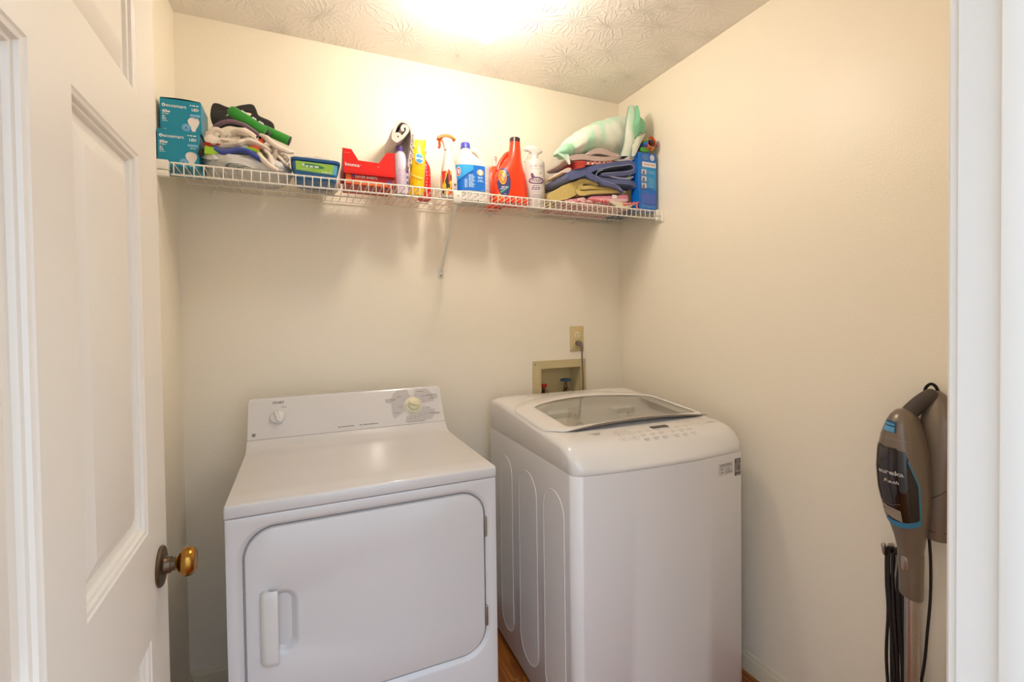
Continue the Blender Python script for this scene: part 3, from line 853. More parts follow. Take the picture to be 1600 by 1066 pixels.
pr.append(ring2(0.555, 0.083, 0.024, 0.016, 0.0228, 0.0150, 28)); pr.append(bars([(0.548, 0.562, 0.083, 0.004), (0.590, 0.630, 0.083, 0.003), (0.585, 0.615, 0.108, 0.0022)]))
P_('control_print', wt(cat(*pr)), mat('brown_grey_print', '#A39894', rough=0.5, var=0.05), T=WS, smooth=False, fixn=False)
P_('power_ring', wt(ring2(0.530, 0.111, 0.014, 0.010, 0.0125, 0.0086, 24)), mat('pale_red_print', '#D9A394', rough=0.5, var=0.03), T=WS, smooth=False)
P_('rear_print', wt(bars([(0.14, 0.17, 0.640, 0.006), (0.185, 0.25, 0.645, 0.004), (0.08, 0.12, 0.600, 0.002)]), 0.001), M_INK, T=WS, smooth=False, fixn=False)
# embossed ribs on the left side
def rib(v0, v1, z0, z1, side):
    s = -1 if side == 0 else 1; x = 0.0 if side == 0 else WW
    def lp(i, d, r): return [(x + s * d, p[0], p[1]) for p in rrect(v0 + i, v1 - i, z0 + i, z1 - i, r, 10)]
    r = (v1 - v0) / 2
    return loft([lp(-0.001, -0.002, r), lp(0.0008, 0.0015, r - 0.001), lp(0.0022, 0.0015, r - 0.002), lp(0.0045, 0.0003, r - 0.0045)])
for v0, v1 in ((0.062, 0.205), (0.256, 0.410), (0.474, 0.600)):
    P_('embossed_panel', rib(v0, v1, 0.095, 0.792, 0), M_WASHER, T=WS, sharp=15)
# stickers on the front
def wfr(vf, d=0.0): return flat(vf, lambda a, b: (a, bow(a) - d, b))
st = P_('energy_sticker', wfr(rect2(0.627, 0.659, 0.790, 0.848, 4, 1), 0.0006), mat('sticker_dark', '#3B3735', rough=0.4, var=0.02), T=WS, fixn=False)
t10 = text2d('10', 0.026, bold=0.0006, wid=0.8)
P_('sticker_field', wfr(rect2(0.630, 0.656, 0.801, 0.834, 4, 1), 0.0011), mat('sticker_grey', '#ADA49B', rough=0.4, var=0.02), T=WS, of=st, fixn=False)
P_('sticker_print', wfr(cat(shift2(t10, 0.643, 0.816), bars([(0.632, 0.654, 0.830, 0.002)])), 0.0016), M_INKD, T=WS, of=st, smooth=False, fixn=False)
P_('sticker_print', wfr(bars([(0.632, 0.654, 0.843, 0.003), (0.632, 0.654, 0.838, 0.002), (0.632, 0.654, 0.795, 0.003)]), 0.0012), mat('sticker_light', '#CFC8BF', rough=0.5, var=0.02), T=WS, of=st, smooth=False, fixn=False)
P_('care_sticker', wfr(rect2(0.545, 0.617, 0.802, 0.842, 4, 1), 0.0005), mat('pale_sticker', '#D5CFC8', rough=0.35, var=0.01), T=WS, fixn=False)
P_('care_print', wfr(bars([(0.552, 0.610, 0.838, 0.0024), (0.552, 0.612, 0.833, 0.0024), (0.556, 0.566, 0.824, 0.004), (0.580, 0.602, 0.822, 0.002), (0.578, 0.604, 0.816, 0.002), (0.580, 0.614, 0.810, 0.003), (0.556, 0.570, 0.812, 0.003)]), 0.001), M_INK, T=WS, smooth=False, fixn=False)
# ================================================================== WALL OUTLET, CORD, SUPPLY BOX
M_TAN = mat('tan_plastic', '#D6C08C', rough=0.4, var=0.02)
M_TAN2 = mat('tan_box_plastic', '#CDBB8C', rough=0.45, var=0.03)
OT = Thing('wall_outlet', 'tan double socket plate on the back wall above the washer', 'outlet', (-0.2675, 0, 1.17))
def ol(i, y, r): return [(p[0], y, p[1]) for p in rrect(-0.307 + i, -0.228 - i, 1.170 + i, 1.295 - i, r, 4)]
pl_ = OT.part('cover_plate', loft([ol(0, -0.0005, 0.003), ol(0, -0.003, 0.003), ol(0.004, -0.006, 0.002)]), M_TAN)
M_IVORY = mat('ivory_socket', '#EBDDB2', rough=0.35, var=0.01)
for zc in (1.2525, 1.213):
    so = OT.part('socket', loft([[(p[0], y, p[1]) for p in rrect(-0.2845 + i, -0.2505 - i, zc - 0.0145 + i, zc + 0.0145 - i, 0.012, 5)] for i, y in ((0, -0.005), (0, -0.0068), (0.001, -0.0074))]), M_IVORY)
    OT.part('slot', cat(*[box(x - 0.001, x + 0.001, -0.0078, -0.007, zc - 0.001, zc + 0.007) for x in (-0.274, -0.261)] + [lathe([(0.0022, 0), (0.0022, 0.0006)], 10, (-0.2675, -0.0072, zc - 0.007), '-y')]), M_DARK, of=so)
OT.part('screw', lathe([(0.003, 0), (0.0025, 0.001)], 12, (-0.2675, -0.006, 1.2325), '-y'), M_IVORY)
M_CORD = mat('grey_cord_rubber', '#75685C', rough=0.5, var=0.05)
CD = Thing('power_cord', 'grey washer power cord with plug hanging from the wall socket', 'cord', (-0.262, -0.012, 1.0))
cdp = smooth_path([(-0.2675, -0.040, 1.210), (-0.2655, -0.043, 1.19), (-0.2635, -0.042, 1.165), (-0.259, -0.036, 1.12), (-0.252, -0.030, 1.06), (-0.250, -0.028, 1.00), (-0.256, -0.030, 0.93), (-0.27, -0.035, 0.80), (-0.29, -0.038, 0.72)], 6)
CD.part('cable', tube(cdp, 0.0037, 10), M_CORD)
CD.part('plug', loft([[(-0.2675 + p[0] + dx, y, 1.2125 + p[1] + dz) for p in circ(0, 0, rx, 16, rz, 2.6)] for y, rx, rz, dx, dz in ((-0.0082, 0.0135, 0.0125, 0, 0), (-0.012, 0.014, 0.013, 0, 0), (-0.026, 0.0135, 0.0135, 0, -0.002), (-0.038, 0.011, 0.012, 0.001, -0.006), (-0.044, 0.006, 0.007, 0.001, -0.008))]), M_CORD)
CD.part('strain_relief', tube([(-0.2675, -0.036, 1.210), (-0.266, -0.0415, 1.196), (-0.2645, -0.0425, 1.178), (-0.2635, -0.042, 1.168)], 0.006, 10, radii=[0.0095, 0.0085, 0.0065, 0.0045]), M_CORD)

BX = Thing('supply_box', 'recessed tan washer hookup box in the back wall', 'box', (-0.367, 0, 0.92))
bo = rrect(-0.515, -0.219, 0.915, 1.132, 0.003, 3); bi = rrect(-0.471, -0.250, 0.957, 1.0935, 0.004, 3)
BX.part('frame', loft([[(p[0], -0.0005, p[1]) for p in bo], [(p[0], -0.005, p[1]) for p in bo], [(p[0] + (0.002 if p[0] < -0.4 else -0.002), -0.0065, p[1]) for p in bo], [(p[0], -0.0065, p[1]) for p in bi], [(p[0], 0.0, p[1]) for p in bi]], False, False), M_TAN2)
bi2 = rrect(-0.4705, -0.2505, 0.9555, 1.0945, 0.004, 3); bi3 = rrect(-0.463, -0.258, 0.962, 1.085, 0.008, 3)
BX.part('recess', loft([[(p[0], -0.001, p[1]) for p in bi2], [(p[0], 0.082, p[1]) for p in bi3]], False, True), M_TAN2, fixn=False)
for sx, sz in ((-0.503, 1.117), (-0.231, 1.117)):
    BX.part('screw', lathe([(0.006, 0), (0.005, 0.002), (0.001, 0.0022)], 12, (sx, -0.0065, sz), '-y'), M_STEEL)
M_BLUEP = mat('blue_valve_handle', '#274B73', rough=0.4, var=0.05); M_REDP = mat('red_valve_handle', '#B3161C', rough=0.35, var=0.03)
def valve(x, y, zb, hz, mh, kind):
    v = BX.part('valve', cat(lathe([(0.014, 0), (0.014, 0.012), (0.010, 0.016), (0.010, 0.03), (0.007, 0.034), (0.005, hz - zb)], 14, (x, y, zb)), tube([(x, y, zb + 0.02), (x, y - 0.02, zb + 0.015), (x, y - 0.03, zb - 0.005)], 0.009, 10)), M_BRASSD)
    if kind == 'wheel':
        ps = [(x + 0.024 * cos(2 * pi * k / 24) * (1 + 0.10 * cos(6 * 2 * pi * k / 24)), y + 0.020 * sin(2 * pi * k / 24), hz) for k in range(24)]
        BX.part('handle', cat(tube(ps, 0.0055, 8, closed=True), box(x - 0.022, x + 0.022, y - 0.004, y + 0.004, hz - 0.003, hz + 0.003), box(x - 0.004, x + 0.004, y - 0.02, y + 0.02, hz - 0.003, hz + 0.003)), mh, of=v)
    else:
        BX.part('handle', box(x - 0.016, x + 0.014, y - 0.012, y + 0.006, hz - 0.008, hz + 0.008, 0.003), mh, of=v)
valve(-0.312, 0.035, 0.965, 1.026, M_BLUEP, 'wheel')
valve(-0.440, 0.030, 0.965, 1.008, M_REDP, 'lever')

# ================================================================== WIRE SHELF
ZD = 1.8205                                     # top of the shelf wires
SH = Thing('wire_shelf', 'long white vinyl-coated wire shelf on the back wall', 'shelf', (-W / 2, 0, 1.79))
XS0, XS1 = -1.868, -0.030
YFs = -0.305
for nm, y, z, r in (('front_rod', YFs, 1.8225, 0.0030), ('front_rod', YFs, 1.7875, 0.0030), ('back_rod', -0.012, 1.8165, 0.0028), ('support_rod', -0.288, 1.7915, 0.0024), ('support_rod', -0.105, 1.8145, 0.0026)):
    SH.part(nm, tube([(XS0, y, z), (XS1, y, z)], r, 8), M_WIRE)
nw = 72
wire0 = None
for k in range(nw):
    x = XS0 + 0.008 + k * (XS1 - XS0 - 0.016) / (nw - 1)
    if wire0 is None:
        pth = smooth_path([(x, -0.006, ZD - 0.0017), (x, -0.15, ZD - 0.0017), (x, -0.290, ZD - 0.0012), (x, -0.303, ZD + 0.0030), (x, -0.3085, ZD - 0.002), (x, -0.3088, 1.805), (x, -0.3085, 1.787)], 3)
        wire0 = SH.part('cross_wire', tube(pth, 0.0016, 6), M_WIRE); wx0 = x
    else:
        c = wire0.copy(); c.parent = wire0.parent; c.location = (x - wx0, 0, 0); COL.objects.link(c)
# end brackets, centre brace and its front clip
def endb(x0, x1):
    s = 1 if x0 < -1 else -1
    return cat(box(x0, x1, -0.3165, -0.294, 1.7985, 1.8275, 0.0025), box(x0, x1, -0.3155, -0.294, 1.7785, 1.7975, 0.004), box(x0 if s > 0 else x1 - 0.004, x0 + 0.004 if s > 0 else x1, -0.33, -0.27, 1.768, 1.829, 0.002))
SH.part('end_bracket', endb(-W + 0.0005, -1.872), M_WIRE)
SH.part('end_bracket', endb(-0.0285, -0.0005), M_WIRE)
SH.part('bracket_screw', lathe([(0.004, 0), (0.003, 0.002)], 10, (-0.0045, -0.318, 1.773), '-x'), M_STEEL)
for kx in (-1.80, -1.44, -0.72, -0.28):
    SH.part('wall_clip', cat(box(kx - 0.006, kx + 0.006, -0.018, -0.0005, 1.802, 1.822, 0.003), lathe([(0.003, 0), (0.002, 0.0015)], 8, (kx, -0.017, 1.808), '-y')), M_WIRE)
b1 = Vector((-0.957, -0.004, 1.548)); b2 = Vector((-0.972, -0.296, 1.790))
br = SH.part('brace', tube([b1, b2], 0.006, 8, flat=0.45, flatdir=(0, -0.64, 0.77)), M_WIRE)
SH.part('brace_foot', cat(box(-0.969, -0.945, -0.005, -0.0005, 1.522, 1.558, 0.004), lathe([(0.0035, 0), (0.002, 0.0018)], 10, (-0.957, -0.005, 1.531), '-y')), M_WIRE, of=br)
SH.part('screw_head', lathe([(0.0028, 0), (0.002, 0.001)], 10, (-0.957, -0.0068, 1.531), '-y'), M_DARK, of=br)
SH.part('front_clip', cat(box(-0.990, -0.957, -0.3145, -0.298, 1.7800, 1.8215, 0.003), box(-0.986, -0.960, -0.3135, -0.280, 1.7775, 1.7865, 0.002)), M_WIRE, of=br)
SH.part('screw_head', lathe([(0.0022, 0), (0.0015, 0.001)], 10, (-0.9715, -0.3145, 1.803), '-y'), M_DARK, of=br)

ZB = ZD + 0.0004      # where things rest
def front(y, x0=0.0, z0=0.0): return lambda a, b: (x0 + a, y, z0 + b)

# ------------------------------------------------------------------ two teal bulb boxes
M_TEAL = mat('teal_carton', '#008AA8', rough=0.35, var=0.02, vscale=8)
M_TEALD = mat('carton_dark_edge', '#1F4650', rough=0.6, var=0.1)
M_PALEB = mat('pale_blue_print', '#7DB9DD', rough=0.4, var=0.02)
M_BULBP = mat('bulb_print_white', '#E9E0DA', rough=0.4, var=0.02)
def bulb_box(x, y, z, lab, h, bulge):
    T = Thing('bulb_box', lab, 'box', (x, y, z), 0.0, 'teal light bulb cartons')
    w = 0.108; d = 0.118
    f0 = y
    bx = T.part('carton', box(x, x + w, y, y + d, z, z + h, 0.0012, 1), M_TEAL)
    if bulge:
        T.part('flap', loft([[(x + 0.002 + (w - 0.004) * s, y + yy, z + h + 0.0004 + dz * sin(pi * s) + e) for s, e in [(k / 10, 0) for k in range(11)] + [(1 - k / 10, 0.0012) for k in range(11)]] for yy, dz in ((0.001, 0.003), (0.06, 0.009), (d, 0.006))]), M_TEALD)
    F = front(y - 0.0005, x, z)
    t1 = text2d('ecosmart', 0.0140, 'LEFT', bold=0.0001)
    T.part('lettering', flat(shift2(t1, 0.0155, h - 0.021), F), M_INKW, smooth=False, fixn=False, of=bx)
    T.part('small_print', flat(cat(ring2(0.010, h - 0.021, 0.0048, 0.0048, 0.0022, 0.0022, 16), shift2(text2d('LED', 0.011, bold=0.0003), 0.092, h - 0.026), shift2(text2d('60w', 0.012, 'LEFT', bold=0.0004), 0.006, h - 0.040),
        bars([(0.006, 0.022, h - 0.048, 0.0022), (0.006, 0.014, h - 0.056, 0.003), (0.006, 0.015, h - 0.061, 0.002), (0.006, 0.016, h - 0.065, 0.002), (0.006, 0.020, h - 0.070, 0.0014), (0.078, 0.101, h - 0.013, 0.003), (0.008, 0.016, 0.006, 0.001), (0.085, 0.1, h - 0.052, 0.002)])), F), M_INKW, smooth=False, fixn=False, of=bx)
    T.part('info_panel', flat(rect2(0.078, 0.105, h - 0.047, h - 0.040), F), M_PALEB, of=bx, fixn=False)
    T.part('bulb_picture', flat(poly2([(0.087 + px_, 0.002 + pz_) for px_, pz_ in [(-0.005, 0.004), (0.005, 0.004), (0.006, 0.012), (0.012, 0.024), (0.0155, 0.033), (0.0150, 0.040), (0.0105, 0.046), (0.003, 0.0485), (-0.005, 0.048), (-0.012, 0.044), (-0.0155, 0.037), (-0.0145, 0.030), (-0.009, 0.020), (-0.006, 0.012)]]), F), M_BULBP, of=bx, smooth=False, fixn=False)
    T.part('round_badge', flat(cat(ring2(0.068, 0.016, 0.0125, 0.0125, 0.0105, 0.0105), disc2(0.068, 0.016, 0.0095)), front(y - 0.0008, x, z)), M_PALEB, of=bx, smooth=False, fixn=False)
    T.part('badge_figure', flat(cat(poly2([(0.062, 0.012), (0.068, 0.022), (0.070, 0.012)]), bars([(0.066, 0.075, 0.014, 0.0015)])), front(y - 0.0011, x, z)), mat('mid_blue_print', '#3F7DB5', rough=0.4, var=0.02), of=bx, smooth=False, fixn=False)
    return T
bulb_box(-1.9085, -0.268, ZB, 'lower teal light bulb carton at the left end of the shelf', 0.114, False)
bulb_box(-1.9035, -0.250, ZB + 0.1145, 'upper teal light bulb carton stacked on another one', 0.100, True)

# ------------------------------------------------------------------ plastic bag full of rags
M_BAG = mat('white_bag_film', '#D5D2CE', rough=0.35, var=0.03, vscale=20, sss=0.1)
BG = Thing('plastic_bag', 'crumpled white plastic shopping bag of rags, right of the teal cartons', 'bag', (-1.67, -0.16, ZB))
def bag_shape():
    bm = bmesh.new(); bmesh.ops.create_icosphere(bm, subdivisions=5, radius=1.0)
    V = []; 
    for v in bm.verts:
        p = v.co
        rg = max(0, 1 - abs(noise.noise(p * 3.0 + Vector((4, 1, 7)))) * 3.2) ** 2
        rg2 = max(0, 1 - abs(noise.noise(p * 6.5 + Vector((2, 8, 1)))) * 3.0) ** 2
        k = 1 + 0.10 * noise.noise(p * 1.7) + 0.055 * rg + 0.03 * rg2
        q = Vector([math.copysign(abs(a) ** 0.72, a) for a in p]) * k
        x = -1.668 + q.x * 0.130; y = -0.160 + q.y * 0.118; z = 1.862 + q.z * 0.043
        if z > 1.875: z = 1.875 + (z - 1.875) * 0.4
        if z < ZB: z = ZB + (ZB - z) * 0.01
        V.append((x, y, z))
    bm.verts.index_update(); F = [tuple(v.index for v in f.verts) for f in bm.faces]; bm.free()
    return V, F
bagm = BG.part('bag_body', bag_shape(), M_BAG)
def edge_ruffle(path, h, seed, m, name, of, t=0.0022, amp=0.010, lab=None):
    P = smooth_path(path, 8); A = []; n = len(P)
    up = []
    for i, p in enumerate(P):
        hh = h * (0.65 + 0.5 * noise.noise(Vector((i * 0.21, seed, 0))))
        dx = amp * noise.noise(Vector((i * 0.33, seed, 3))); dy = amp * noise.noise(Vector((i * 0.33, seed, 9)))
        up.append([(p.x, p.y, p.z), (p.x + dx * 0.5, p.y + dy, p.z + hh * 0.5), (p.x + dx, p.y + dy * 0.4, p.z + hh)])
    V = []; F = []
    for i in range(n):
        a = P[max(i - 1, 0)]; b = P[min(i + 1, n - 1)]; d = (b - a).normalized(); nn = Vector((-d.y, d.x, 0)) * t / 2
        for q in up[i]: V.append((q[0] + nn.x, q[1] + nn.y, q[2]))
        for q in reversed(up[i]): V.append((q[0] - nn.x, q[1] - nn.y, q[2]))
    for i in range(n - 1):
        for k in range(6):
            a = i * 6 + k; b = i * 6 + (k + 1) % 6; F.append((a, b, b + 6, a + 6))
    F.append(tuple(range(6))); F.append(tuple(reversed(range((n - 1) * 6, n * 6))))
    return BG.part(name, (V, F), m, of=of, label=lab)
edge_ruffle([(-1.798, -0.250, 1.862), (-1.77, -0.277, 1.852), (-1.735, -0.274, 1.858), (-1.71, -0.279, 1.846), (-1.66, -0.276, 1.842), (-1.61, -0.274, 1.838), (-1.575, -0.262, 1.845), (-1.552, -0.22, 1.858)], 0.032, 3.0, M_BAG, 'bag_rim', bagm)
M_DKGREEN = mat('dark_green_print', '#1F3B34', rough=0.6, var=0.1)
scr = []
rnd = random.Random(3)
for k in range(16):
    x = -1.745 + k * 0.0068; z = 1.838 + 0.006 * sin(k * 0.8) - 0.0006 * k
    scr.append(text2d('S/NE'[k % 4], 0.016 + 0.004 * (k % 3 == 0), shear=0.5, bold=0.0002)); scr[-1] = shift2(scr[-1], x, z)
for k in range(6):
    z0 = 1.841 - 0.0025 * k
# printed scrawl follows the front of the bag
def bag_front(x, z):
    best = -0.2785
    return best
BG.part('green_print', flat(cat(*[bars([(-1.735 + 0.004 * k, -1.735 + 0.03 + 0.02 * (k % 3) + 0.004 * k, 1.832 + 0.0045 * k, 0.0016)]) for k in range(4)], *scr[3:11:2]), lambda a, b: (a, -0.2795, b)), M_DKGREEN, of=bagm, smooth=False, fixn=False)

def cloth_lump(name, lab, c, s, m, seed, folds, amp=0.22, group=None, parts=None):
    bm = bmesh.new(); bmesh.ops.create_icosphere(bm, subdivisions=5, radius=1.0); V = []
    for v in bm.verts:
        p = v.co
        k = 1 + amp * noise.noise(p * 1.6 + Vector((seed, 0, 0)))
        for ax, fr, am in folds:
            d = Vector(ax).normalized()
            ph = p.dot(d) * fr + 1.3 * noise.noise(p * 1.5 + Vector((seed, 5, 1)))
            k += am * (abs(sin(ph)) ** 0.6 - 0.6)
        q = p * k
        z = c[2] + q.z * s[2]
        V.append((c[0] + q.x * s[0], c[1] + q.y * s[1], z))
    bm.verts.index_update(); F = [tuple(v.index for v in f.verts) for f in bm.faces]; bm.free()
    zmin = min(v[2] for v in V)
    return single(name, (V, F), m, lab, 'cloth', loc=(c[0], c[1], zmin), group=group, sharp=60)

M_CREAM = mat('cream_cotton', '#E4D6C6', rough=0.9, var=0.03, vscale=15, bump=0.0006, bscale=500, sheen=0.2)
M_GREYC = mat('light_grey_cotton', '#C9C3C0', rough=0.9, var=0.04, vscale=15, bump=0.0006, bscale=500)
T1 = Thing('cloth_rag', 'cream cotton shirt with black print bunched up in the plastic bag', 'cloth', (-1.70, -0.18, 1.90), group='rags in the plastic bag')
r1 = T1.part('cloth_body', (lambda b: b)(blob((-1.696, -0.165, 1.918), (0.082, 0.094, 0.044), 1.3, 5, 0.34, 2.2, 0.26)), M_CREAM)
def fold_tube(T, path, r, m, of, flatk=0.55, n=10, nm='fold', lab=None):
    P = smooth_path(path, 6); k = len(P)
    rad = [r * (0.25 + 0.75 * sin(pi * min(1, max(0, (i + 0.6) / k))) ** 0.5) * (1 + 0.25 * noise.noise(P[i] * 60)) for i in range(k)]
    P = [p + noise.noise_vector(p * 40) * 0.0025 for p in P]
    return T.part(nm, tube(P, r, n, radii=rad, flat=flatk), m, of=of, label=lab)
fold_tube(T1, [(-1.776, -0.235, 1.952), (-1.772, -0.25, 1.935), (-1.770, -0.258, 1.918), (-1.745, -0.258, 1.916), (-1.72, -0.255, 1.925), (-1.69, -0.25, 1.94)], 0.017, M_CREAM, r1)
fold_tube(T1, [(-1.775, -0.25, 1.93), (-1.768, -0.257, 1.948), (-1.750, -0.257, 1.955), (-1.737, -0.25, 1.945), (-1.742, -0.245, 1.930)], 0.009, M_CREAM, r1)
fold_tube(T1, [(-1.738, -0.262, 1.905), (-1.70, -0.268, 1.912), (-1.665, -0.265, 1.925), (-1.63, -0.258, 1.92), (-1.60, -0.25, 1.905)], 0.021, M_CREAM, r1)
fold_tube(T1, [(-1.715, -0.25, 1.955), (-1.68, -0.252, 1.958), (-1.65, -0.25, 1.945), (-1.635, -0.25, 1.925)], 0.022, M_CREAM, r1)
pb = []
rnd = random.Random(11)
for k in range(9):
    x = -1.665 + rnd.uniform(0, 0.035); z = 1.932 + rnd.uniform(-0.012, 0.014)
    pb.append(poly2([(x + rnd.uniform(0.002, 0.006) * cos(a) , z + rnd.uniform(0.002, 0.006) * sin(a)) for a in [i * 2 * pi / 7 for i in range(7)]]))
T1.part('black_print', flat(cat(*pb), lambda a, b: (a, -0.2695, b)), M_INKD, of=r1, smooth=False, fixn=False)
T2 = Thing('cloth_rag', 'frilly white cotton rag spilling over the right end of the plastic bag', 'cloth', (-1.58, -0.18, 1.86), group='rags in the plastic bag')
r2 = T2.part('cloth_body', blob((-1.594, -0.175, 1.893), (0.040, 0.082, 0.042), 5.1, 5, 0.34, 2.6, 0.26), M_CREAM)
fold_tube(T2, [(-1.632, -0.25, 1.958), (-1.610, -0.256, 1.945), (-1.585, -0.256, 1.925), (-1.555, -0.25, 1.915), (-1.532, -0.24, 1.918)], 0.019, M_CREAM, r2)
fold_tube(T2, [(-1.618, -0.262, 1.905), (-1.600, -0.268, 1.885), (-1.596, -0.270, 1.865), (-1.585, -0.268, 1.848)], 0.014, M_CREAM, r2)
fold_tube(T2, [(-1.590, -0.255, 1.902), (-1.575, -0.262, 1.888), (-1.562, -0.262, 1.873), (-1.553, -0.255, 1.862)], 0.009, M_CREAM, r2)
fold_tube(T2, [(-1.565, -0.255, 1.905), (-1.548, -0.258, 1.893), (-1.552, -0.255, 1.88)], 0.009, M_CREAM, r2)
fold_tube(T2, [(-1.640, -0.268, 1.900), (-1.625, -0.272, 1.875), (-1.600, -0.272, 1.852), (-1.58, -0.268, 1.842)], 0.018, M_CREAM, r2)
M_ORNG = mat('orange_red_print', '#DF4A22', rough=0.8, var=0.05)
T2.part('orange_patch', blob((-1.630, -0.262, 1.932), (0.010, 0.006, 0.011), 3, 2, 0.3), M_ORNG, of=r2)
M_BLUEC = mat('royal_blue_jersey', '#3A4B9A', rough=0.85, var=0.06, vscale=20, sheen=0.2)
M_LIME = blotch('lime_print_cloth', '#9CCB2E', '#7FBF2A', 30, c3='#E2682A', lo=0.45, hi=0.62)
T3 = Thing('cloth_rag', 'royal blue shirt with lime and orange print showing in the bag opening', 'cloth', (-1.68, -0.25, 1.87), group='rags in the plastic bag')
r3 = T3.part('cloth_body', cat(tube(smooth_path([(-1.762, -0.272, 1.888), (-1.735, -0.278, 1.879), (-1.710, -0.278, 1.886), (-1.690, -0.279, 1.892), (-1.665, -0.279, 1.890), (-1.64, -0.278, 1.876), (-1.612, -0.272, 1.862)], 6), 0.010, 10, radii=None, flat=0.9)), M_BLUEC)
T3.part('lime_panel', ribbon([(-1.675, 1.897), (-1.655, 1.900), (-1.635, 1.893), (-1.618, 1.872)], 0.010, -0.2805, -0.235, 4, 0.0015, 2.0), M_LIME, of=r3)
T3.part('orange_panel', ribbon([(-1.660, 1.9045), (-1.645, 1.906), (-1.632, 1.9005)], 0.008, -0.2785, -0.24, 3, 0.001, 4.0), M_ORNG, of=r3)
T3.part('lime_panel', prism([(-1.785, 1.868), (-1.782, 1.893), (-1.760, 1.889), (-1.742, 1.880), (-1.748, 1.873), (-1.765, 1.868)], lambda a, b: (a, -0.2825, b), lambda a, b: (a, -0.262, b)), mat('lime_jersey', '#9CCB2E', rough=0.85, var=0.05), of=r3)
T3.part('red_patch', cat(blob((-1.776, -0.270, 1.900), (0.012, 0.006, 0.008), 2, 3, 0.4), blob((-1.748, -0.270, 1.904), (0.006, 0.005, 0.004), 2, 2, 0.4)), mat('dark_red_jersey', '#A32A26', rough=0.85, var=0.05), of=r3)
T3.part('grey_lining', blob((-1.705, -0.2525, 1.905), (0.050, 0.022, 0.018), 8, 4, 0.35, 2.4, 0.12), M_GREYC, of=r3)
T3.part('black_patch', blob((-1.794, -0.272, 1.874), (0.008, 0.005, 0.012), 2, 3, 0.5), M_INKD, of=r3)

# black padded brace with cut-outs
def plate(outline, holes, y0, y1, bend, m, T, nm, bev=0.0):
    """padded plate from a 2-D outline with holes, built with a filled curve"""
    cu = bpy.data.curves.new('p', 'CURVE'); cu.dimensions = '2D'; cu.fill_mode = 'BOTH'; cu.extrude = abs(y1 - y0) / 2 - bev; cu.bevel_depth = bev; cu.bevel_resolution = 2
    for loop in [outline] + holes:
        P = smooth_path([(p[0], p[1], 0) for p in loop], 4, True)
        sp = cu.splines.new('POLY'); sp.points.add(len(P) - 1); sp.use_cyclic_u = True
        for i, p in enumerate(P): sp.points[i].co = (p.x, p.y, 0, 1)
    o = bpy.data.objects.new('p', cu); me = bpy.data.meshes.new_from_object(o)
    V = [bend(v.co.x, (y0 + y1) / 2 + v.co.z, v.co.y) for v in me.vertices]; F = [tuple(p.vertices) for p in me.polygons]
    bpy.data.objects.remove(o); bpy.data.curves.remove(cu)
    return V, F
def z2(px, pz): return (-1.8095 + px * 0.0002685 + 0.0, 2.0985 - pz * 0.000287)
M_BLACKN = mat('black_neoprene', '#26211E', rough=0.75, var=0.1, vscale=30, sheen=0.2)
T4 = Thing('padded_brace', 'black padded brace with cut-out slots on top of the rags', 'brace', (-1.70, -0.17, 1.97))
ol_ = [z2(*p) for p in [(175, 400), (125, 290), (140, 150), (190, 122), (320, 152), (440, 105), (560, 72), (600, 120), (635, 198), (755, 240), (800, 285), (797, 375), (700, 345), (560, 330), (420, 350), (300, 350)]]
hl_ = [[z2(*p) for p in q] for q in ([(182, 228), (205, 185), (300, 158), (318, 168), (240, 200)], [(255, 272), (290, 208), (365, 186), (380, 195), (320, 240)], [(415, 192), (475, 155), (560, 160), (556, 212), (490, 210)])]
T4.part('pad', plate(ol_, hl_, -0.200, -0.188, lambda x, y, z: (x, y + 0.10 * ((z - 1.99) * 1.2), z), None, None, None, 0.003), M_BLACKN, sharp=60)
# mauve headband arc
M_MAUVE = mat('mauve_cotton', '#8C7080', rough=0.85, var=0.04, sheen=0.2)
single('headband', tube(smooth_path([(-1.772, -0.20, 1.969), (-1.752, -0.225, 1.984), (-1.720, -0.240, 1.993), (-1.685, -0.244, 1.989), (-1.655, -0.242, 1.975), (-1.632, -0.236, 1.958), (-1.618, -0.23, 1.944)], 6), 0.0085, 10, flat=0.6), M_MAUVE, 'mauve cloth band arching over the cream shirt under the black brace', 'band')
# green sleeve
M_GREEN = mat('bright_green_fabric', '#1E8A1A', rough=0.6, var=0.08, vscale=40, sheen=0.3)
T5 = Thing('sports_sleeve', 'bright green rolled sleeve with white patches on the black brace', 'sleeve', (-1.64, -0.22, 1.96))
ga, gb = Vector((-1.722, -0.235, 2.034)), Vector((-1.615, -0.235, 1.976))
gs = T5.part('sleeve_body', tube([ga + (gb - ga) * t for t in (0, 0.02, 0.08, 0.3, 0.6, 0.9, 0.98, 1)], 0.018, 14, radii=[0.006, 0.013, 0.0185, 0.0185, 0.0175, 0.016, 0.013, 0.006], flat=0.6, flatdir=(0, 1, 0)), M_GREEN)
gc, gd = Vector((-1.640, -0.205, 2.000)), Vector((-1.545, -0.205, 1.966))
T5.part('rolled_end', tube([gc + (gd - gc) * t for t in (0, 0.05, 0.5, 0.99)], 0.016, 14, radii=[0.010, 0.016, 0.0165, 0.0165], flat=0.8, flatdir=(0, 1, 0)), M_GREEN, of=gs)
T5.part('end_binding', tube([gd + (gd - gc) * 0.0, gd + (gd - gc) * 0.03, gd + (gd - gc) * 0.045], 0.0170, 14, radii=[0.0170, 0.0165, 0.010], flat=0.8, flatdir=(0, 1, 0)), M_BLACKN, of=gs)
T5.part('black_strap', tube([(-1.618, -0.222, 1.984), (-1.609, -0.222, 1.968)], 0.012, 10), M_BLACKN, of=gs)
gu = (gb - ga).normalized(); gn = Vector((-gu.z, 0, gu.x)) if gu.x > 0 else Vector((gu.z, 0, -gu.x))
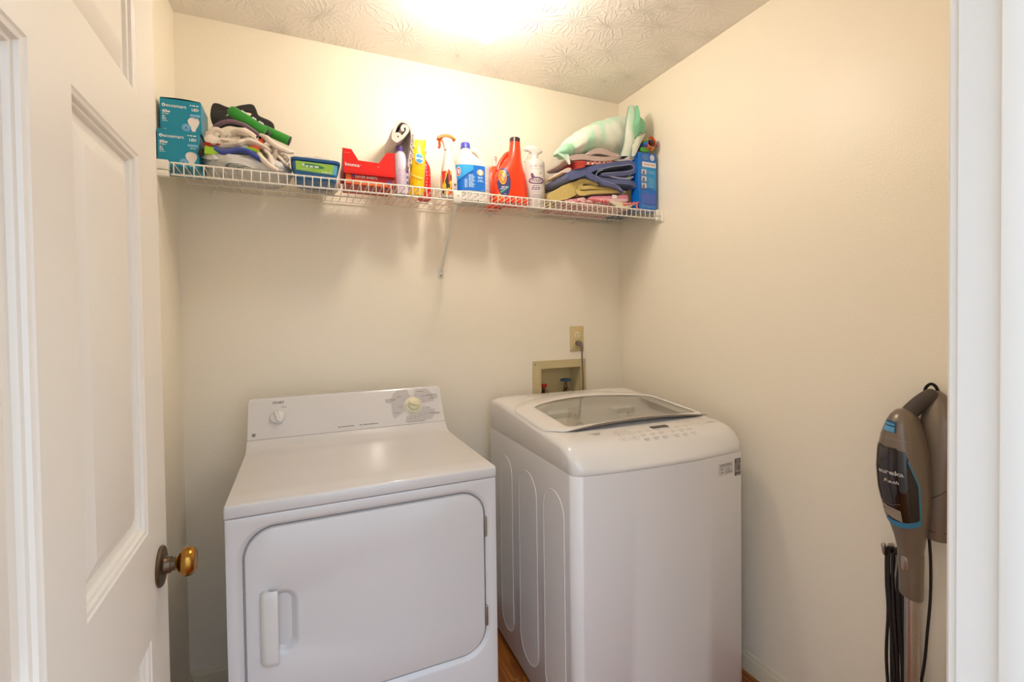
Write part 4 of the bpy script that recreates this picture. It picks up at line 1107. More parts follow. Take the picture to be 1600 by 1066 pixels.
for t, l in ((0.27, 0.012), (0.56, 0.012), (0.74, 0.014)):
    c0 = ga + (gb - ga) * t + Vector((0, -0.002, 0)) + Vector((-gu.z, 0, gu.x)).normalized() * 0.0165
    T5.part('white_patch', tube([c0, c0 + gu * l], 0.0052, 10, flat=0.8), mat('white_patch_cloth', '#DCE6DC', rough=0.8, var=0.03), of=gs)

# ------------------------------------------------------------------ blue tub of wipes
M_TUB = mat('blue_tub_plastic', '#2C6FA8', rough=0.3, var=0.04, vscale=10, sss=0.05)
M_TUBD = mat('dark_blue_tub_rim', '#1A5288', rough=0.3, var=0.03)
TB = Thing('plastic_tub', 'blue plastic tub with a lime green label, right of the plastic bag', 'tub', (-1.4615, -0.20, ZB))
def tl(i, z, r=0.015): return [(p[0], p[1], z) for p in rrect(-1.540 + i, -1.386 - i, -0.284 + i, -0.13 - i, r)]
tb = TB.part('tub_body', loft([tl(0.016, ZB), tl(0.012, ZB + 0.004), tl(0.004, ZB + 0.052), tl(0.004, ZB + 0.060)]), M_TUB)
TB.part('lid', loft([tl(0.003, ZB + 0.058), tl(-0.001, ZB + 0.060), tl(-0.001, ZB + 0.068), tl(0.003, ZB + 0.071), tl(0.012, ZB + 0.071)]), M_TUBD)
def tubf(a, b):   # label plane follows the slope of the tub front
    t = b / 0.056
    return (-1.540 + a, -0.284 + 0.012 * (1 - t) - 0.0006, ZB + b)
M_LIMEL = mat('lime_label', '#9CCB45', rough=0.4, var=0.04)
TB.part('label', flat(poly2([(0.015, 0.028), (0.128, 0.022), (0.134, 0.054), (0.014, 0.056)]), tubf), M_LIMEL, of=tb, fixn=False)
TB.part('label_panel', flat(poly2([(0.128, 0.022), (0.142, 0.022), (0.145, 0.052), (0.134, 0.054)]), lambda a, b: tubf(a, b)), mat('sky_label', '#63B7CE', rough=0.4, var=0.02), of=tb, fixn=False)
TB.part('label_emblem', flat(grid_disc2(0.068, 0.044, 0.036, 0.006, 20, 1), lambda a, b: (tubf(a, b - (a - 0.068) * 0.08)[0], tubf(a, b)[1] - 0.0005, tubf(a, b - (a - 0.068) * 0.08)[2])), mat('deep_green_print', '#3F8C4E', rough=0.4, var=0.05), of=tb, fixn=False)
TB.part('label_lettering', flat(cat(bars([(0.045, 0.085, 0.042, 0.006)]), disc2(0.038, 0.0455, 0.004), bars([(0.03, 0.06, 0.033, 0.001), (0.095, 0.125, 0.0275, 0.003)])), lambda a, b: (tubf(a, b)[0], tubf(a, b)[1] - 0.0011, tubf(a, b)[2])), mat('pale_lettering', '#D9E6E4', rough=0.4, var=0.02), of=tb, smooth=False, fixn=False)
TB.part('bottom_rib', cat(*[tube([(-1.515 + 0.021 * k, -0.272, ZB + 0.018), (-1.513 + 0.021 * k, -0.2715, ZB + 0.012)], 0.004, 8) for k in range(1, 6)]), M_TUBD, of=tb)
# clear packet behind
WP = Thing('wipes_packet', 'milky plastic packet behind the blue tub', 'packet', (-1.447, -0.075, ZB))
wp_ = WP.part('packet_body', blob((-1.447, -0.078, 1.890), (0.074, 0.040, 0.068), 3.7, 4, 0.12, 2.0, 0.05, floor=ZB, sq=0.75), mat('milky_film', '#D6CFC4', rough=0.25, var=0.06, vscale=30, sss=0.1))
WP.part('black_mark', box(-1.441, -1.433, -0.1195, -0.1175, 1.936, 1.9395), M_INKD, of=wp_)

# ------------------------------------------------------------------ red dryer sheets carton
M_REDB = mat('bright_red_carton', '#E3170C', rough=0.35, var=0.02)
M_REDD = mat('deep_red_carton', '#B90E10', rough=0.35, var=0.04)
DB = Thing('dryer_sheet_box', 'torn open red dryer sheet carton between the blue tub and the lavender bottle', 'box', (-1.287, -0.2, ZB))
lo = DB.part('lower_carton', box(-1.368, -1.203, -0.265, -0.135, ZB, ZB + 0.040, 0.001, 1), M_REDD)
t = 0.0012
fz = [(-1.3765, 1.857), (-1.1965, 1.857), (-1.1965, 1.9455), (-1.226, 1.9435), (-1.254, 1.903), (-1.324, 1.905), (-1.347, 1.9415), (-1.3765, 1.9425)]
F0, F1 = (lambda y: (lambda a, b: (a, y, b))), None
tray = DB.part('torn_tray', cat(prism(fz, lambda a, b: (a, -0.2745, b), lambda a, b: (a, -0.2733, b)),
    prism([(-0.2745, 1.857), (-0.128, 1.857), (-0.128, 1.895), (-0.21, 1.900), (-0.2745, 1.9425)], lambda a, b: (-1.3765, a, b), lambda a, b: (-1.3753, a, b)),
    prism([(-0.2745, 1.857), (-0.128, 1.857), (-0.128, 1.895), (-0.21, 1.902), (-0.2745, 1.9455)], lambda a, b: (-1.1965, a, b), lambda a, b: (-1.1977, a, b)),
    box(-1.376, -1.197, -0.129, -0.128, 1.857, 1.895), box(-1.3765, -1.1965, -0.2745, -0.128, ZB + 0.0405, ZB + 0.0415)), M_REDB, smooth=False)
FB = front(-0.2753)
tb1 = text2d('bounce', 0.0165, bold=0.0002)
DB.part('lettering', flat(shift2(tb1, -1.345, 1.887), lambda a, b: (a, -0.2753, b + (a + 1.345) * -0.03)), M_INKW, of=tray, smooth=False, fixn=False)
DB.part('small_print', flat(cat(bars([(-1.372, -1.351, 1.9275, 0.0012)]), disc2(-1.3175, 1.888, 0.0016), disc2(-1.256, 1.8885, 0.0022)), FB), mat('pink_print', '#F0A89A', rough=0.5, var=0.02), of=tray, smooth=False, fixn=False)
tb2 = text2d('DRYER SHEETS', 0.0115, 'LEFT', bold=0.0003)
DB.part('lettering', flat(shift2(tb2, -1.335, 1.8495), front(-0.2656)), mat('pale_pink_letters', '#EBD3C8', rough=0.5, var=0.02), of=lo, smooth=False, fixn=False)
DB.part('printed_patch', flat(cat(poly2([(-1.366, 1.825), (-1.345, 1.825), (-1.35, 1.856), (-1.366, 1.858)]), poly2([(-1.34, 1.823), (-1.215, 1.823), (-1.24, 1.838), (-1.34, 1.840)])), front(-0.2653)), mat('orange_print', '#E8702A', rough=0.5, var=0.15, vscale=60), of=lo, fixn=False)
DB.part('printed_patch', flat(cat(disc2(-1.342, 1.8535, 0.0045), disc2(-1.218, 1.838, 0.008)), front(-0.2658)), mat('purple_blue_print', '#4E4A9C', rough=0.5, var=0.1), of=lo, fixn=False)
DB.part('sheet_stack', box(-1.345, -1.225, -0.258, -0.14, 1.8625, 1.889, 0.004), mat('pale_sheets', '#D8D4CC', rough=0.8, var=0.05), smooth=True)
# ------------------------------------------------------------------ lavender bottle and the rolled towel on it
M_LAV = mat('lavender_plastic', '#CFC6D6', rough=0.35, var=0.03, vscale=8, sss=0.1)
M_PURP = mat('purple_print', '#55418C', rough=0.5, var=0.05)
LV = Thing('lavender_bottle', 'lavender plastic bottle with purple symbols under a rolled towel', 'bottle', (-1.152, -0.165, ZB))
def ell(cx, cy, z, rx, ry, p=2.6, n=28): return [(q[0], q[1], z) for q in circ(cx, cy, rx, n, ry, p)]
lv = LV.part('bottle_body', loft([ell(-1.153, -0.165, ZB, 0.026, 0.030), ell(-1.153, -0.165, ZB + 0.004, 0.029, 0.034), ell(-1.153, -0.165, 1.90, 0.029, 0.034), ell(-1.154, -0.165, 1.95, 0.026, 0.030), ell(-1.156, -0.165, 1.980, 0.018, 0.022), ell(-1.157, -0.165, 1.990, 0.012, 0.014)]), M_LAV)
LV.part('cap', loft([ell(-1.157, -0.165, 1.988, 0.014, 0.014, 2), ell(-1.157, -0.165, 2.010, 0.0135, 0.0135, 2)]), M_PURP)
def lvf(a, b):
    dx = a + 1.153; return (a, -0.165 - 0.0345 * (max(0.0, 1 - abs(dx / 0.0295) ** 2.6)) ** (1 / 2.6) - 0.0004, b)
pr = []
for k in range(3):
    z = 1.866 + 0.021 * k
    pr += [ring2(-1.1415, z, 0.0095, 0.0075, 0.0088, 0.0068, 16), disc2(-1.1375, z, 0.0035, 0.0045, 10), bars([(-1.171, -1.160, z + 0.005, 0.001), (-1.171, -1.163, z - 0.003, 0.001)])]
LV.part('symbols', flat(cat(*pr), lvf), M_PURP, of=lv, smooth=False, fixn=False)
M_TOWELW = mat('white_terry', '#D3C8BE', rough=0.95, var=0.05, vscale=60, bump=0.0012, bscale=420, sheen=0.3)
TW = Thing('rolled_towel', 'rolled white towel lying on the lavender bottle', 'towel', (-1.15, -0.15, 1.99))
TW.part('towel_roll', ribbon([(-1.152, 2.055), (-1.156, 2.066), (-1.150, 2.076), (-1.140, 2.074), (-1.137, 2.060), (-1.146, 2.045), (-1.158, 2.030), (-1.172, 2.022), (-1.181, 2.032), (-1.176, 2.042), (-1.166, 2.040), (-1.164, 2.030), (-1.176, 2.016), (-1.190, 2.024), (-1.188, 2.048), (-1.176, 2.078), (-1.158, 2.094), (-1.136, 2.088), (-1.122, 2.066), (-1.117, 2.030), (-1.122, 1.990), (-1.128, 1.950), (-1.131, 1.920)], 0.0115, -0.212, -0.035, 8, 0.0025, 2.2, sub=5), M_TOWELW)
rnd = random.Random(5)
TW.part('fringe', cat(*[blob((-1.116 - 0.0007 * k + rnd.uniform(-0.003, 0.003), -0.212, 2.045 - 0.0085 * k), (0.0055, 0.006, 0.005), k, 2, 0.4) for k in range(14)]), M_TOWELW, label='shaggy frayed edge of the towel')

# ------------------------------------------------------------------ yellow pouch, red pouch
M_YEL = mat('yellow_foil', '#F6C800', rough=0.3, var=0.03, vscale=12, coat=0.2)
YP = Thing('cleaner_pouch', 'tall yellow pouch with a round blue and white emblem', 'pouch', (-1.10, -0.20, ZB))
def pouch(x0, x1, y, z0, z1, lean, dep, notch, nx=8, nz=14):
    loops = []
    for j in range(nz + 1):
        s = j / nz; z = z0 + (z1 - z0) * s; sh = lean * s; l = []
        fat = dep * (1 - s ** 4) * (0.6 + 0.4 * min(1, s * 5)) + 0.0012
        for side in (-1, 1):
            rng = range(nx + 1) if side < 0 else range(nx, -1, -1)
            for i in rng:
                t = i / nx; q = 4 * t * (1 - t)
                x = x0 + (x1 - x0) * t + sh
                zz = z + (notch * (1 - q) ** 3 if j == nz else 0)
                l.append((x, y + side * fat * (0.12 + 0.88 * q ** 0.6) + 0.003 * noise.noise(Vector((x * 40, z * 30, side))), zz))
        loops.append(l)
    return loft(loops)
yp = YP.part('pouch_body', pouch(-1.131, -1.074, -0.196, ZB, 2.036, 0.012, 0.026, 0.007), M_YEL)
def ypf(a, b):
    s = (b - ZB) / (2.036 - ZB); t = (a - 0.012 * s + 1.131) / 0.057; q = max(0.0, 4 * t * (1 - t))
    return (a, -0.196 - (0.026 * (1 - s ** 4) + 0.0012) * (0.12 + 0.88 * q ** 0.6) - 0.0028, b)
YP.part('emblem', flat(cat(grid_disc2(-1.0945, 1.957, 0.016, 0.0215, 20, 3)), ypf), mat('emblem_white', '#E9EEF0', rough=0.4, var=0.02), of=yp, fixn=False)
YP.part('emblem_wave', flat(cat(ring2(-1.0945, 1.957, 0.0130, 0.0185, 0.0, 0.006, 20, 0.2, pi - 0.2), ring2(-1.0945, 1.956, 0.0130, 0.0180, 0.0, 0.008, 20, pi + 0.25, 2 * pi - 0.25)), lambda a, b: (ypf(a, b)[0], ypf(a, b)[1] - 0.0008, b)), mat('emblem_blue', '#2496CC', rough=0.4, var=0.04), of=yp, fixn=False)
YP.part('lettering', flat(shift2(text2d('Pledge', 0.0105, bold=0.0003, shear=0.2), -1.0945, 1.9565), lambda a, b: (ypf(a, b)[0], ypf(a, b)[1] - 0.0016, b)), M_INKW, of=yp, smooth=False, fixn=False)
YP.part('print_lines', flat(cat(bars([(-1.113, -1.080, 1.931, 0.0012), (-1.108, -1.082, 1.924, 0.0012), (-1.112, -1.080, 1.912, 0.001), (-1.112, -1.086, 1.905, 0.001), (-1.110, -1.082, 1.898, 0.001), (-1.110, -1.095, 1.999, 0.002)])), lambda a, b: (ypf(a, b)[0], ypf(a, b)[1] - 0.0005, b)), mat('amber_print', '#C88A10', rough=0.5, var=0.03), of=yp, smooth=False, fixn=False)
YP.part('pale_swoosh', flat(cat(*[poly2([(-1.124 + 0.006 * k, 1.893 - 0.0055 * k + 0.0005 * k * k), (-1.118 + 0.006 * k, 1.8875 - 0.0055 * k + 0.0005 * (k + 1) ** 2), (-1.118 + 0.006 * k, 1.894 - 0.0055 * k + 0.0005 * (k + 1) ** 2), (-1.124 + 0.006 * k, 1.8985 - 0.0055 * k + 0.0005 * k * k)]) for k in range(7)], poly2([(-1.115, 2.000), (-1.070, 1.992), (-1.068, 1.999), (-1.112, 2.008)])), lambda a, b: (ypf(a, b)[0], ypf(a, b)[1] - 0.0004, b)), mat('pale_yellow_print', '#F7E37A', rough=0.4, var=0.02), of=yp, smooth=False, fixn=False)
M_REDDOT = dots_mat('red_spotted_print', '#D9121A', '#F0A0A8', 75, 0.22)
RP = Thing('spotted_bottle', 'slim red bottle with pale dots behind the yellow pouch', 'bottle', (-1.053, -0.13, ZB))
RP.part('bottle_body', loft([ell(-1.056, -0.13, ZB, 0.024, 0.024), ell(-1.056, -0.13, ZB + 0.004, 0.026, 0.026), ell(-1.056, -0.13, 1.93, 0.026, 0.026), ell(-1.057, -0.13, 1.955, 0.024, 0.024), ell(-1.063, -0.13, 1.985, 0.014, 0.016)]), M_REDDOT)
RP.part('cap', loft([ell(-1.063, -0.13, 1.984, 0.015, 0.016, 2), ell(-1.063, -0.13, 2.002, 0.0145, 0.016, 2), ell(-1.062, -0.13, 2.014, 0.017, 0.017, 2), ell(-1.063, -0.13, 2.026, 0.013, 0.013, 2), ell(-1.064, -0.13, 2.031, 0.006, 0.006, 2)]), mat('red_cap_plastic', '#D8141A', rough=0.3, var=0.02))

# ------------------------------------------------------------------ spray bottle with orange trigger
M_WHITEB = mat('white_bottle_plastic', '#DAD5CE', rough=0.3, var=0.01, vscale=10, sss=0.1)
M_ORT = mat('orange_trigger_plastic', '#F07A12', rough=0.3, var=0.06, vscale=40)
M_ORR = mat('red_orange_lever', '#EE4A10', rough=0.3, var=0.03)
def spray_bottle(T, cx, cy, bw, bd, zsh, znk, ztop, mbody, mhead, mtop, mlev, s=1, lean=0.0, p=2.8, profile=None):
    prof = profile or [(0, 0.92), (0.004, 1.0), (zsh - ZB, 1.0), (zsh - ZB + 0.012, 0.9), (znk - ZB - 0.008, 0.42), (znk - ZB, 0.36)]
    body = T.part('bottle_body', loft([ell(cx + lean * (h / (znk - ZB)), cy, ZB + h, bw * k, bd * (k if k > 0.5 else k * bw / bd), p) for h, k in prof]), mbody)
    hx = cx + lean
    T.part('collar', loft([ell(hx, cy, znk - 0.003, 0.0125, 0.0125, 2), ell(hx, cy, znk + 0.013, 0.0115, 0.0115, 2)]), mhead)
    return body, hx
SB = Thing('spray_bottle', 'white spray bottle with orange trigger head and yellow label', 'spray bottle', (-0.972, -0.20, ZB))
body, hx = spray_bottle(SB, -0.972, -0.195, 0.033, 0.024, 1.93, 2.008, 2.07, M_WHITEB, M_WHITEB, M_ORT, M_ORR, profile=[(0, 0.93), (0.004, 1.0), (0.075, 0.98), (0.115, 0.86), (0.150, 0.66), (0.176, 0.50), (0.188, 0.38)])
def head(T, hx, cy, z0, z1, x_nose, x_back, mshroud, mcap, mlev, s=1):
    """trigger head: tapered shroud, domed cap, curved lever and nozzle; nose towards -x"""
    h = T.part('trigger_head', loft([[(p[0], cy + p[1] * 0.9, z) for p in circ(hx + dx, 0, rx, 20, 0.011, 2.4)] for z, dx, rx in ((z0, 0, 0.012), (z0 + 0.012, 0, 0.013), (z0 + 0.022, 0.002, 0.018), (z1 - 0.016, 0.0, 0.026), (z1 - 0.008, (x_nose + x_back) / 2 - hx, (x_back - x_nose) / 2 * 0.98))]), mshroud)
    T.part('head_cap', prism([(x_nose, z1 - 0.022), (x_nose - 0.001, z1 - 0.014), (x_nose + 0.012, z1 - 0.005), (hx - 0.002, z1), (hx + 0.016, z1 - 0.003), (x_back, z1 - 0.013), (x_back + 0.001, z1 - 0.019), (x_back - 0.016, z1 - 0.013), (hx, z1 - 0.010), (x_nose + 0.016, z1 - 0.014), (x_nose + 0.006, z1 - 0.022)], lambda a, b: (a, cy - 0.0125, b), lambda a, b: (a, cy + 0.0125, b)), mcap, of=h, sharp=50)
    lv_ = smooth_path([(x_nose + 0.012, cy, z1 - 0.019), (x_nose + 0.008, cy, z1 - 0.032), (x_nose + 0.009, cy, z1 - 0.046), (x_nose + 0.004, cy, z1 - 0.055)], 5)
    T.part('trigger', tube(lv_, 0.0052, 8, flat=1.0), mlev, of=h)
    T.part('nozzle', lathe([(0.007, 0), (0.007, 0.010), (0.005, 0.0105)], 12, (x_nose + 0.010, cy, z1 - 0.018), '-x'), mcap, of=h)
    return h
head(SB, -0.978, -0.195, 2.012, 2.071, -1.016, -0.945, M_WHITEB, M_ORT, M_ORR)
def sbf(a, b):
    dx = a + 0.972; k = 1.0 if b < 1.895 else 1.0 - (b - 1.895) * 2.4
    return (a, -0.195 - 0.0242 * k * (max(0.0, 1 - min(1, abs(dx / (0.0332 * k))) ** 2.8)) ** (1 / 2.8) - 0.0005, b)
lab = []
M_LABY = blotch('yellow_black_label', '#23242C', '#F3C414', 34, 0.4, c3='#D8252A', lo=0.40, hi=0.45, stretch=(1, 1, 0.5))
SB.part('label', flat(rect2(-1.0025, -0.967, 1.830, 1.922, 10, 6), sbf), M_LABY, of=body, smooth=False, fixn=False)
SB.part('label_stripe', flat(cat(poly2([(-0.998, 1.850), (-0.994, 1.850), (-0.972, 1.898), (-0.974, 1.906)]), poly2([(-0.986, 1.835), (-0.980, 1.835), (-0.968, 1.862), (-0.968, 1.872)])), lambda a, b: (sbf(a, b)[0], sbf(a, b)[1] - 0.0009, b)), mat('orange_yellow_stripe', '#F0A030', rough=0.4, var=0.03), of=body, smooth=False, fixn=False)
SB.part('label_patch', flat(poly2([(-0.981, 1.93), (-0.974, 1.926), (-0.971, 1.89), (-0.980, 1.87)]), lambda a, b: (sbf(a, b)[0], sbf(a, b)[1] - 0.0013, b)), M_RED, of=body, smooth=False, fixn=False)
SB.part('heart_mark', flat(cat(disc2(-0.9555, 1.873, 0.003), disc2(-0.9505, 1.873, 0.003), poly2([(-0.9585, 1.872), (-0.9475, 1.872), (-0.953, 1.864)])), lambda a, b: (sbf(a, b)[0], sbf(a, b)[1] - 0.0004, b)), mat('brown_heart', '#8A5A2A', rough=0.5, var=0.1), of=body, smooth=False, fixn=False)
SB.part('small_print', flat(bars([(-0.959, -0.947, 1.857, 0.002), (-0.958, -0.948, 1.852, 0.002), (-0.960, -0.947, 1.847, 0.003)]), lambda a, b: (sbf(a, b)[0], sbf(a, b)[1] - 0.0004, b)), mat('pink_violet_print', '#B685B0', rough=0.5, var=0.05), of=body, smooth=False, fixn=False)

# ------------------------------------------------------------------ bleach jug
BJ = Thing('bleach_jug', 'big white bleach jug with a blue wraparound label and blue cap', 'bottle', (-0.858, -0.14, ZB))
jx, jy = -0.858, -0.142
jp = [(0, 0.072, 0.048, 0), (0.003, 0.0765, 0.052, 0), (0.03, 0.0785, 0.053, 0), (0.150, 0.0775, 0.053, 0), (0.158, 0.076, 0.052, 0), (0.168, 0.069, 0.047, -0.004), (0.178, 0.054, 0.042, -0.015), (0.190, 0.039, 0.036, -0.022), (0.204, 0.030, 0.029, -0.0245), (0.214, 0.024, 0.024, -0.025), (0.222, 0.0185, 0.0185, -0.024), (0.232, 0.017, 0.017, -0.025)]
jb = BJ.part('jug_body', loft([ell(jx + dx, jy, ZB + h, rx, ry, 2.7 if h < 0.2 else 2, 36) for h, rx, ry, dx in jp]), M_WHITEB)
BJ.part('handle', tube(smooth_path([(jx - 0.018, jy, 2.028), (jx - 0.002, jy, 2.040), (jx + 0.018, jy, 2.040), (jx + 0.036, jy, 2.026), (jx + 0.050, jy, 2.004), (jx + 0.058, jy, 1.978)], 5), 0.0115, 12, flat=1.1), M_WHITEB, of=jb)
BJ.part('cap', loft([ell(jx - 0.025, jy, 2.046, 0.0205, 0.0205, 2, 24), ell(jx - 0.025, jy, 2.066, 0.0200, 0.0200, 2, 24), ell(jx - 0.025, jy, 2.069, 0.018, 0.018, 2, 24)]), mat('violet_blue_cap', '#4C52B8', rough=0.3, var=0.03))
def jf(a, b, d=0.0006):
    dx = a - jx
    return (a, jy - 0.0532 * (max(0.0, 1 - min(1, abs(dx / 0.0788)) ** 2.7)) ** (1 / 2.7) - d, b)
def jmap(d): return lambda a, b: jf(a, b, d)
BJ.part('label', flat(rect2(-0.934, -0.816, 1.862, 1.966, 16, 1), jmap(0.0008)), mat('label_blue', '#1470D2', rough=0.35, var=0.03, vscale=10), of=jb, fixn=False)
sw = [(-0.934 + 0.0055 * k, 1.895 + 0.052 * (k / 12) ** 0.8) for k in range(13)]
V = []; F = []
for k, (a, b) in enumerate(sw): V += [(a, b), (a, 1.966)]
for k in range(12): F.append((2 * k, 2 * k + 2, 2 * k + 3, 2 * k + 1))
BJ.part('label_sky', flat((V, F), jmap(0.0014)), mat('label_sky_blue', '#2CA2E0', rough=0.35, var=0.03), of=jb, fixn=False)
V = []; F = []
for k, (a, b) in enumerate(sw): V += [(a, b - 0.007), (a, b - 0.002)]
for k in range(12): F.append((2 * k, 2 * k + 2, 2 * k + 3, 2 * k + 1))
BJ.part('label_swoosh', flat((V, F), jmap(0.0020)), mat('label_deep_blue', '#1A4FA8', rough=0.35, var=0.03), of=jb, fixn=False)
BJ.part('red_crest', flat(cat(grid_disc2(-0.926, 1.938, 0.0075, 0.020, 16, 2)), jmap(0.0026)), mat('crest_white', '#E6DDE6', rough=0.4, var=0.02), of=jb, fixn=False)
BJ.part('red_crest', flat(cat(ring2(-0.926, 1.938, 0.0055, 0.016, 0.0035, 0.011, 16)), jmap(0.0032)), mat('crest_red', '#C8283C', rough=0.4, var=0.02), of=jb, fixn=False)
BJ.part('emblem', flat(cat(grid_disc2(-0.838, 1.938, 0.0155, 0.0125, 20, 3)), jmap(0.0018)), mat('emblem_gold', '#E8B452', rough=0.4, var=0.03), of=jb, fixn=False)
BJ.part('emblem_core', flat(cat(grid_disc2(-0.838, 1.938, 0.0085, 0.0115, 16, 2)), jmap(0.0024)), mat('emblem_pale', '#CFE4EA', rough=0.4, var=0.03), of=jb, fixn=False)
BJ.part('small_print', flat(cat(bars([(-0.850, -0.827, 1.919, 0.0035), (-0.849, -0.828, 1.9145, 0.003), (-0.847, -0.828, 1.906, 0.003), (-0.852, -0.824, 1.9015, 0.0028)] + [(-0.888, -0.870 + 0.004 * (k % 3), 1.925 - 0.0048 * k, 0.003) for k in range(11)] + [(-0.905, -0.893, 1.905 - 0.005 * k, 0.0028) for k in range(7)] + [(-0.835, -0.820, 1.866, 0.0012)])), jmap(0.0022)), mat('pale_blue_letters', '#BFE0F2', rough=0.4, var=0.02), of=jb, smooth=False, fixn=False)
BJ.part('blue_lines', flat(cat(*[rect2(-0.815, -0.782, z, z + 0.0012, 5, 1) for z in (1.958, 1.950, 1.940, 1.921, 1.912, 1.905, 1.892, 1.884, 1.874, 1.868)]), jmap(0.0006)), mat('blue_line_print', '#6B86C4', rough=0.4, var=0.02), of=jb, smooth=False, fixn=False)

# ------------------------------------------------------------------ tall red-orange detergent bottle and the smaller one behind
M_DET = mat('red_orange_plastic', '#EC3A10', rough=0.28, var=0.03, vscale=6, coat=0.15)
RD = Thing('detergent_bottle', 'tall red-orange detergent bottle with a dark oval label and black cap', 'bottle', (-0.693, -0.17, ZB))
rp = [(0, 0.074, 0.044, -0.694), (0.004, 0.0785, 0.048, -0.694), (0.05, 0.076, 0.048, -0.6945), (0.095, 0.0715, 0.046, -0.6955), (0.13, 0.064, 0.042, -0.695), (0.160, 0.052, 0.037, -0.689), (0.185, 0.039, 0.031, -0.682), (0.205, 0.030, 0.027, -0.676), (0.235, 0.0255, 0.0245, -0.673), (0.262, 0.0225, 0.0225, -0.672), (0.270, 0.0215, 0.0215, -0.672)]
ry0 = -0.175
rb = RD.part('bottle_body', loft([ell(cx, ry0, ZB + h, rx, ry, 2.5 if h < 0.15 else 2.1, 36) for h, rx, ry, cx in rp]), M_DET)
RD.part('cap', cat(loft([ell(-0.672, ry0, 2.089, 0.0225, 0.0225, 2, 24), ell(-0.672, ry0, 2.106, 0.0225, 0.0225, 2, 24), ell(-0.672, ry0, 2.108, 0.0205, 0.0205, 2, 24)])), mat('black_cap', '#3A2A28', rough=0.3, var=0.04))
RD.part('handle', tube(smooth_path([(-0.690, ry0 + 0.01, 2.045), (-0.705, ry0 + 0.012, 2.040), (-0.722, ry0 + 0.012, 2.020), (-0.738, ry0 + 0.012, 1.995), (-0.748, ry0 + 0.01, 1.965)], 5), 0.0095, 10), M_DET, of=rb)
def interp(h, j):
    for a, b in zip(rp, rp[1:]):
        if a[0] <= h <= b[0]: 
            t = (h - a[0]) / (b[0] - a[0]); return a[j] + (b[j] - a[j]) * t
    return rp[-1][j]
def rf(a, b, d):
    h = b - ZB; rx, ry, cx = interp(h, 1), interp(h, 2), interp(h, 3)
    return (a, ry0 - ry * (max(0.0, 1 - min(0.999, abs((a - cx) / rx)) ** 2.5)) ** (1 / 2.5) - d, b)
def rmap(d): return lambda a, b: rf(a, b, d)
RD.part('label', flat(grid_disc2(-0.7395, 1.905, 0.0255, 0.063, 24, 4), rmap(0.0010)), mat('navy_label', '#35386A', rough=0.35, var=0.1, vscale=40), of=rb, fixn=False)
RD.part('label_band', flat(cat(poly2([(-0.766, 1.835), (-0.758, 1.828), (-0.748, 1.846), (-0.762, 1.862)]), poly2([(-0.771, 1.850), (-0.764, 1.845), (-0.765, 1.925), (-0.7675, 1.90)])), rmap(0.0014)), mat('label_yellow', '#F2B21A', rough=0.35, var=0.03), of=rb, fixn=False)
RD.part('emblem_ring', flat(cat(grid_disc2(-0.745, 1.926, 0.0145, 0.031, 24, 3)), rmap(0.0018)), mat('emblem_orange_yellow', '#F5A61C', rough=0.35, var=0.04), of=rb, fixn=False)
RD.part('emblem_ring', flat(cat(ring2(-0.745, 1.926, 0.0115, 0.0245, 0.0085, 0.0185, 24)), rmap(0.0024)), mat('emblem_red_orange', '#E8541A', rough=0.35, var=0.04), of=rb, fixn=False)
RD.part('lettering', flat(cat(([(x * 0.75 - 0.745, y * 1.5 + 1.926 - x * 0.5) for x, y in text2d('Tide', 0.0135, bold=0.0003)[0]], text2d('Tide', 0.0135, bold=0.0003)[1])), rmap(0.0030)), mat('label_navy_letters', '#2A3C8C', rough=0.4, var=0.02), of=rb, smooth=False, fixn=False)
RD.part('small_print', flat(cat(bars([(-0.752, -0.730, 1.884 , 0.004), (-0.756, -0.735, 1.876, 0.003), (-0.728, -0.722, 1.935, 0.002), (-0.742, -0.734, 1.855, 0.0015)])), rmap(0.0018)), mat('pale_label_letters', '#DAD6E6', rough=0.4, var=0.02), of=rb, smooth=False, fixn=False)
RD.part('green_swoosh', flat(poly2([(-0.757, 1.866), (-0.740, 1.874), (-0.722, 1.891), (-0.724, 1.882), (-0.740, 1.868), (-0.755, 1.860)]), rmap(0.0022)), mat('swoosh_green', '#3FAE86', rough=0.4, var=0.02), of=rb, smooth=False, fixn=False)
SO = Thing('small_bottle', 'small orange bottle with a white spout behind the tall red-orange bottle', 'bottle', (-0.745, -0.075, ZB))
so_ = SO.part('bottle_body', loft([ell(-0.735, -0.072, ZB, 0.034, 0.030), ell(-0.735, -0.072, ZB + 0.004, 0.037, 0.033), ell(-0.735, -0.072, 1.96, 0.037, 0.033), ell(-0.733, -0.072, 1.995, 0.030, 0.028), ell(-0.728, -0.072, 2.010, 0.015, 0.015, 2)]), mat('orange_red_plastic', '#F04E22', rough=0.3, var=0.03))
SO.part('spout', loft([ell(-0.726, -0.072, 2.008, 0.011, 0.011, 2, 20), ell(-0.726, -0.072, 2.035, 0.010, 0.010, 2, 20), ell(-0.726, -0.072, 2.052, 0.012, 0.012, 2, 20), ell(-0.726, -0.072, 2.064, 0.007, 0.007, 2, 20)]), M_WHITEB)
SO.part('spout_mark', flat(cat(ring2(-0.726, 2.045, 0.006, 0.009, 0.0035, 0.006, 14)), lambda a, b: (a, -0.0845, b)), mat('spout_pink', '#F0806A', rough=0.4, var=0.03), of=so_, smooth=False, fixn=False)

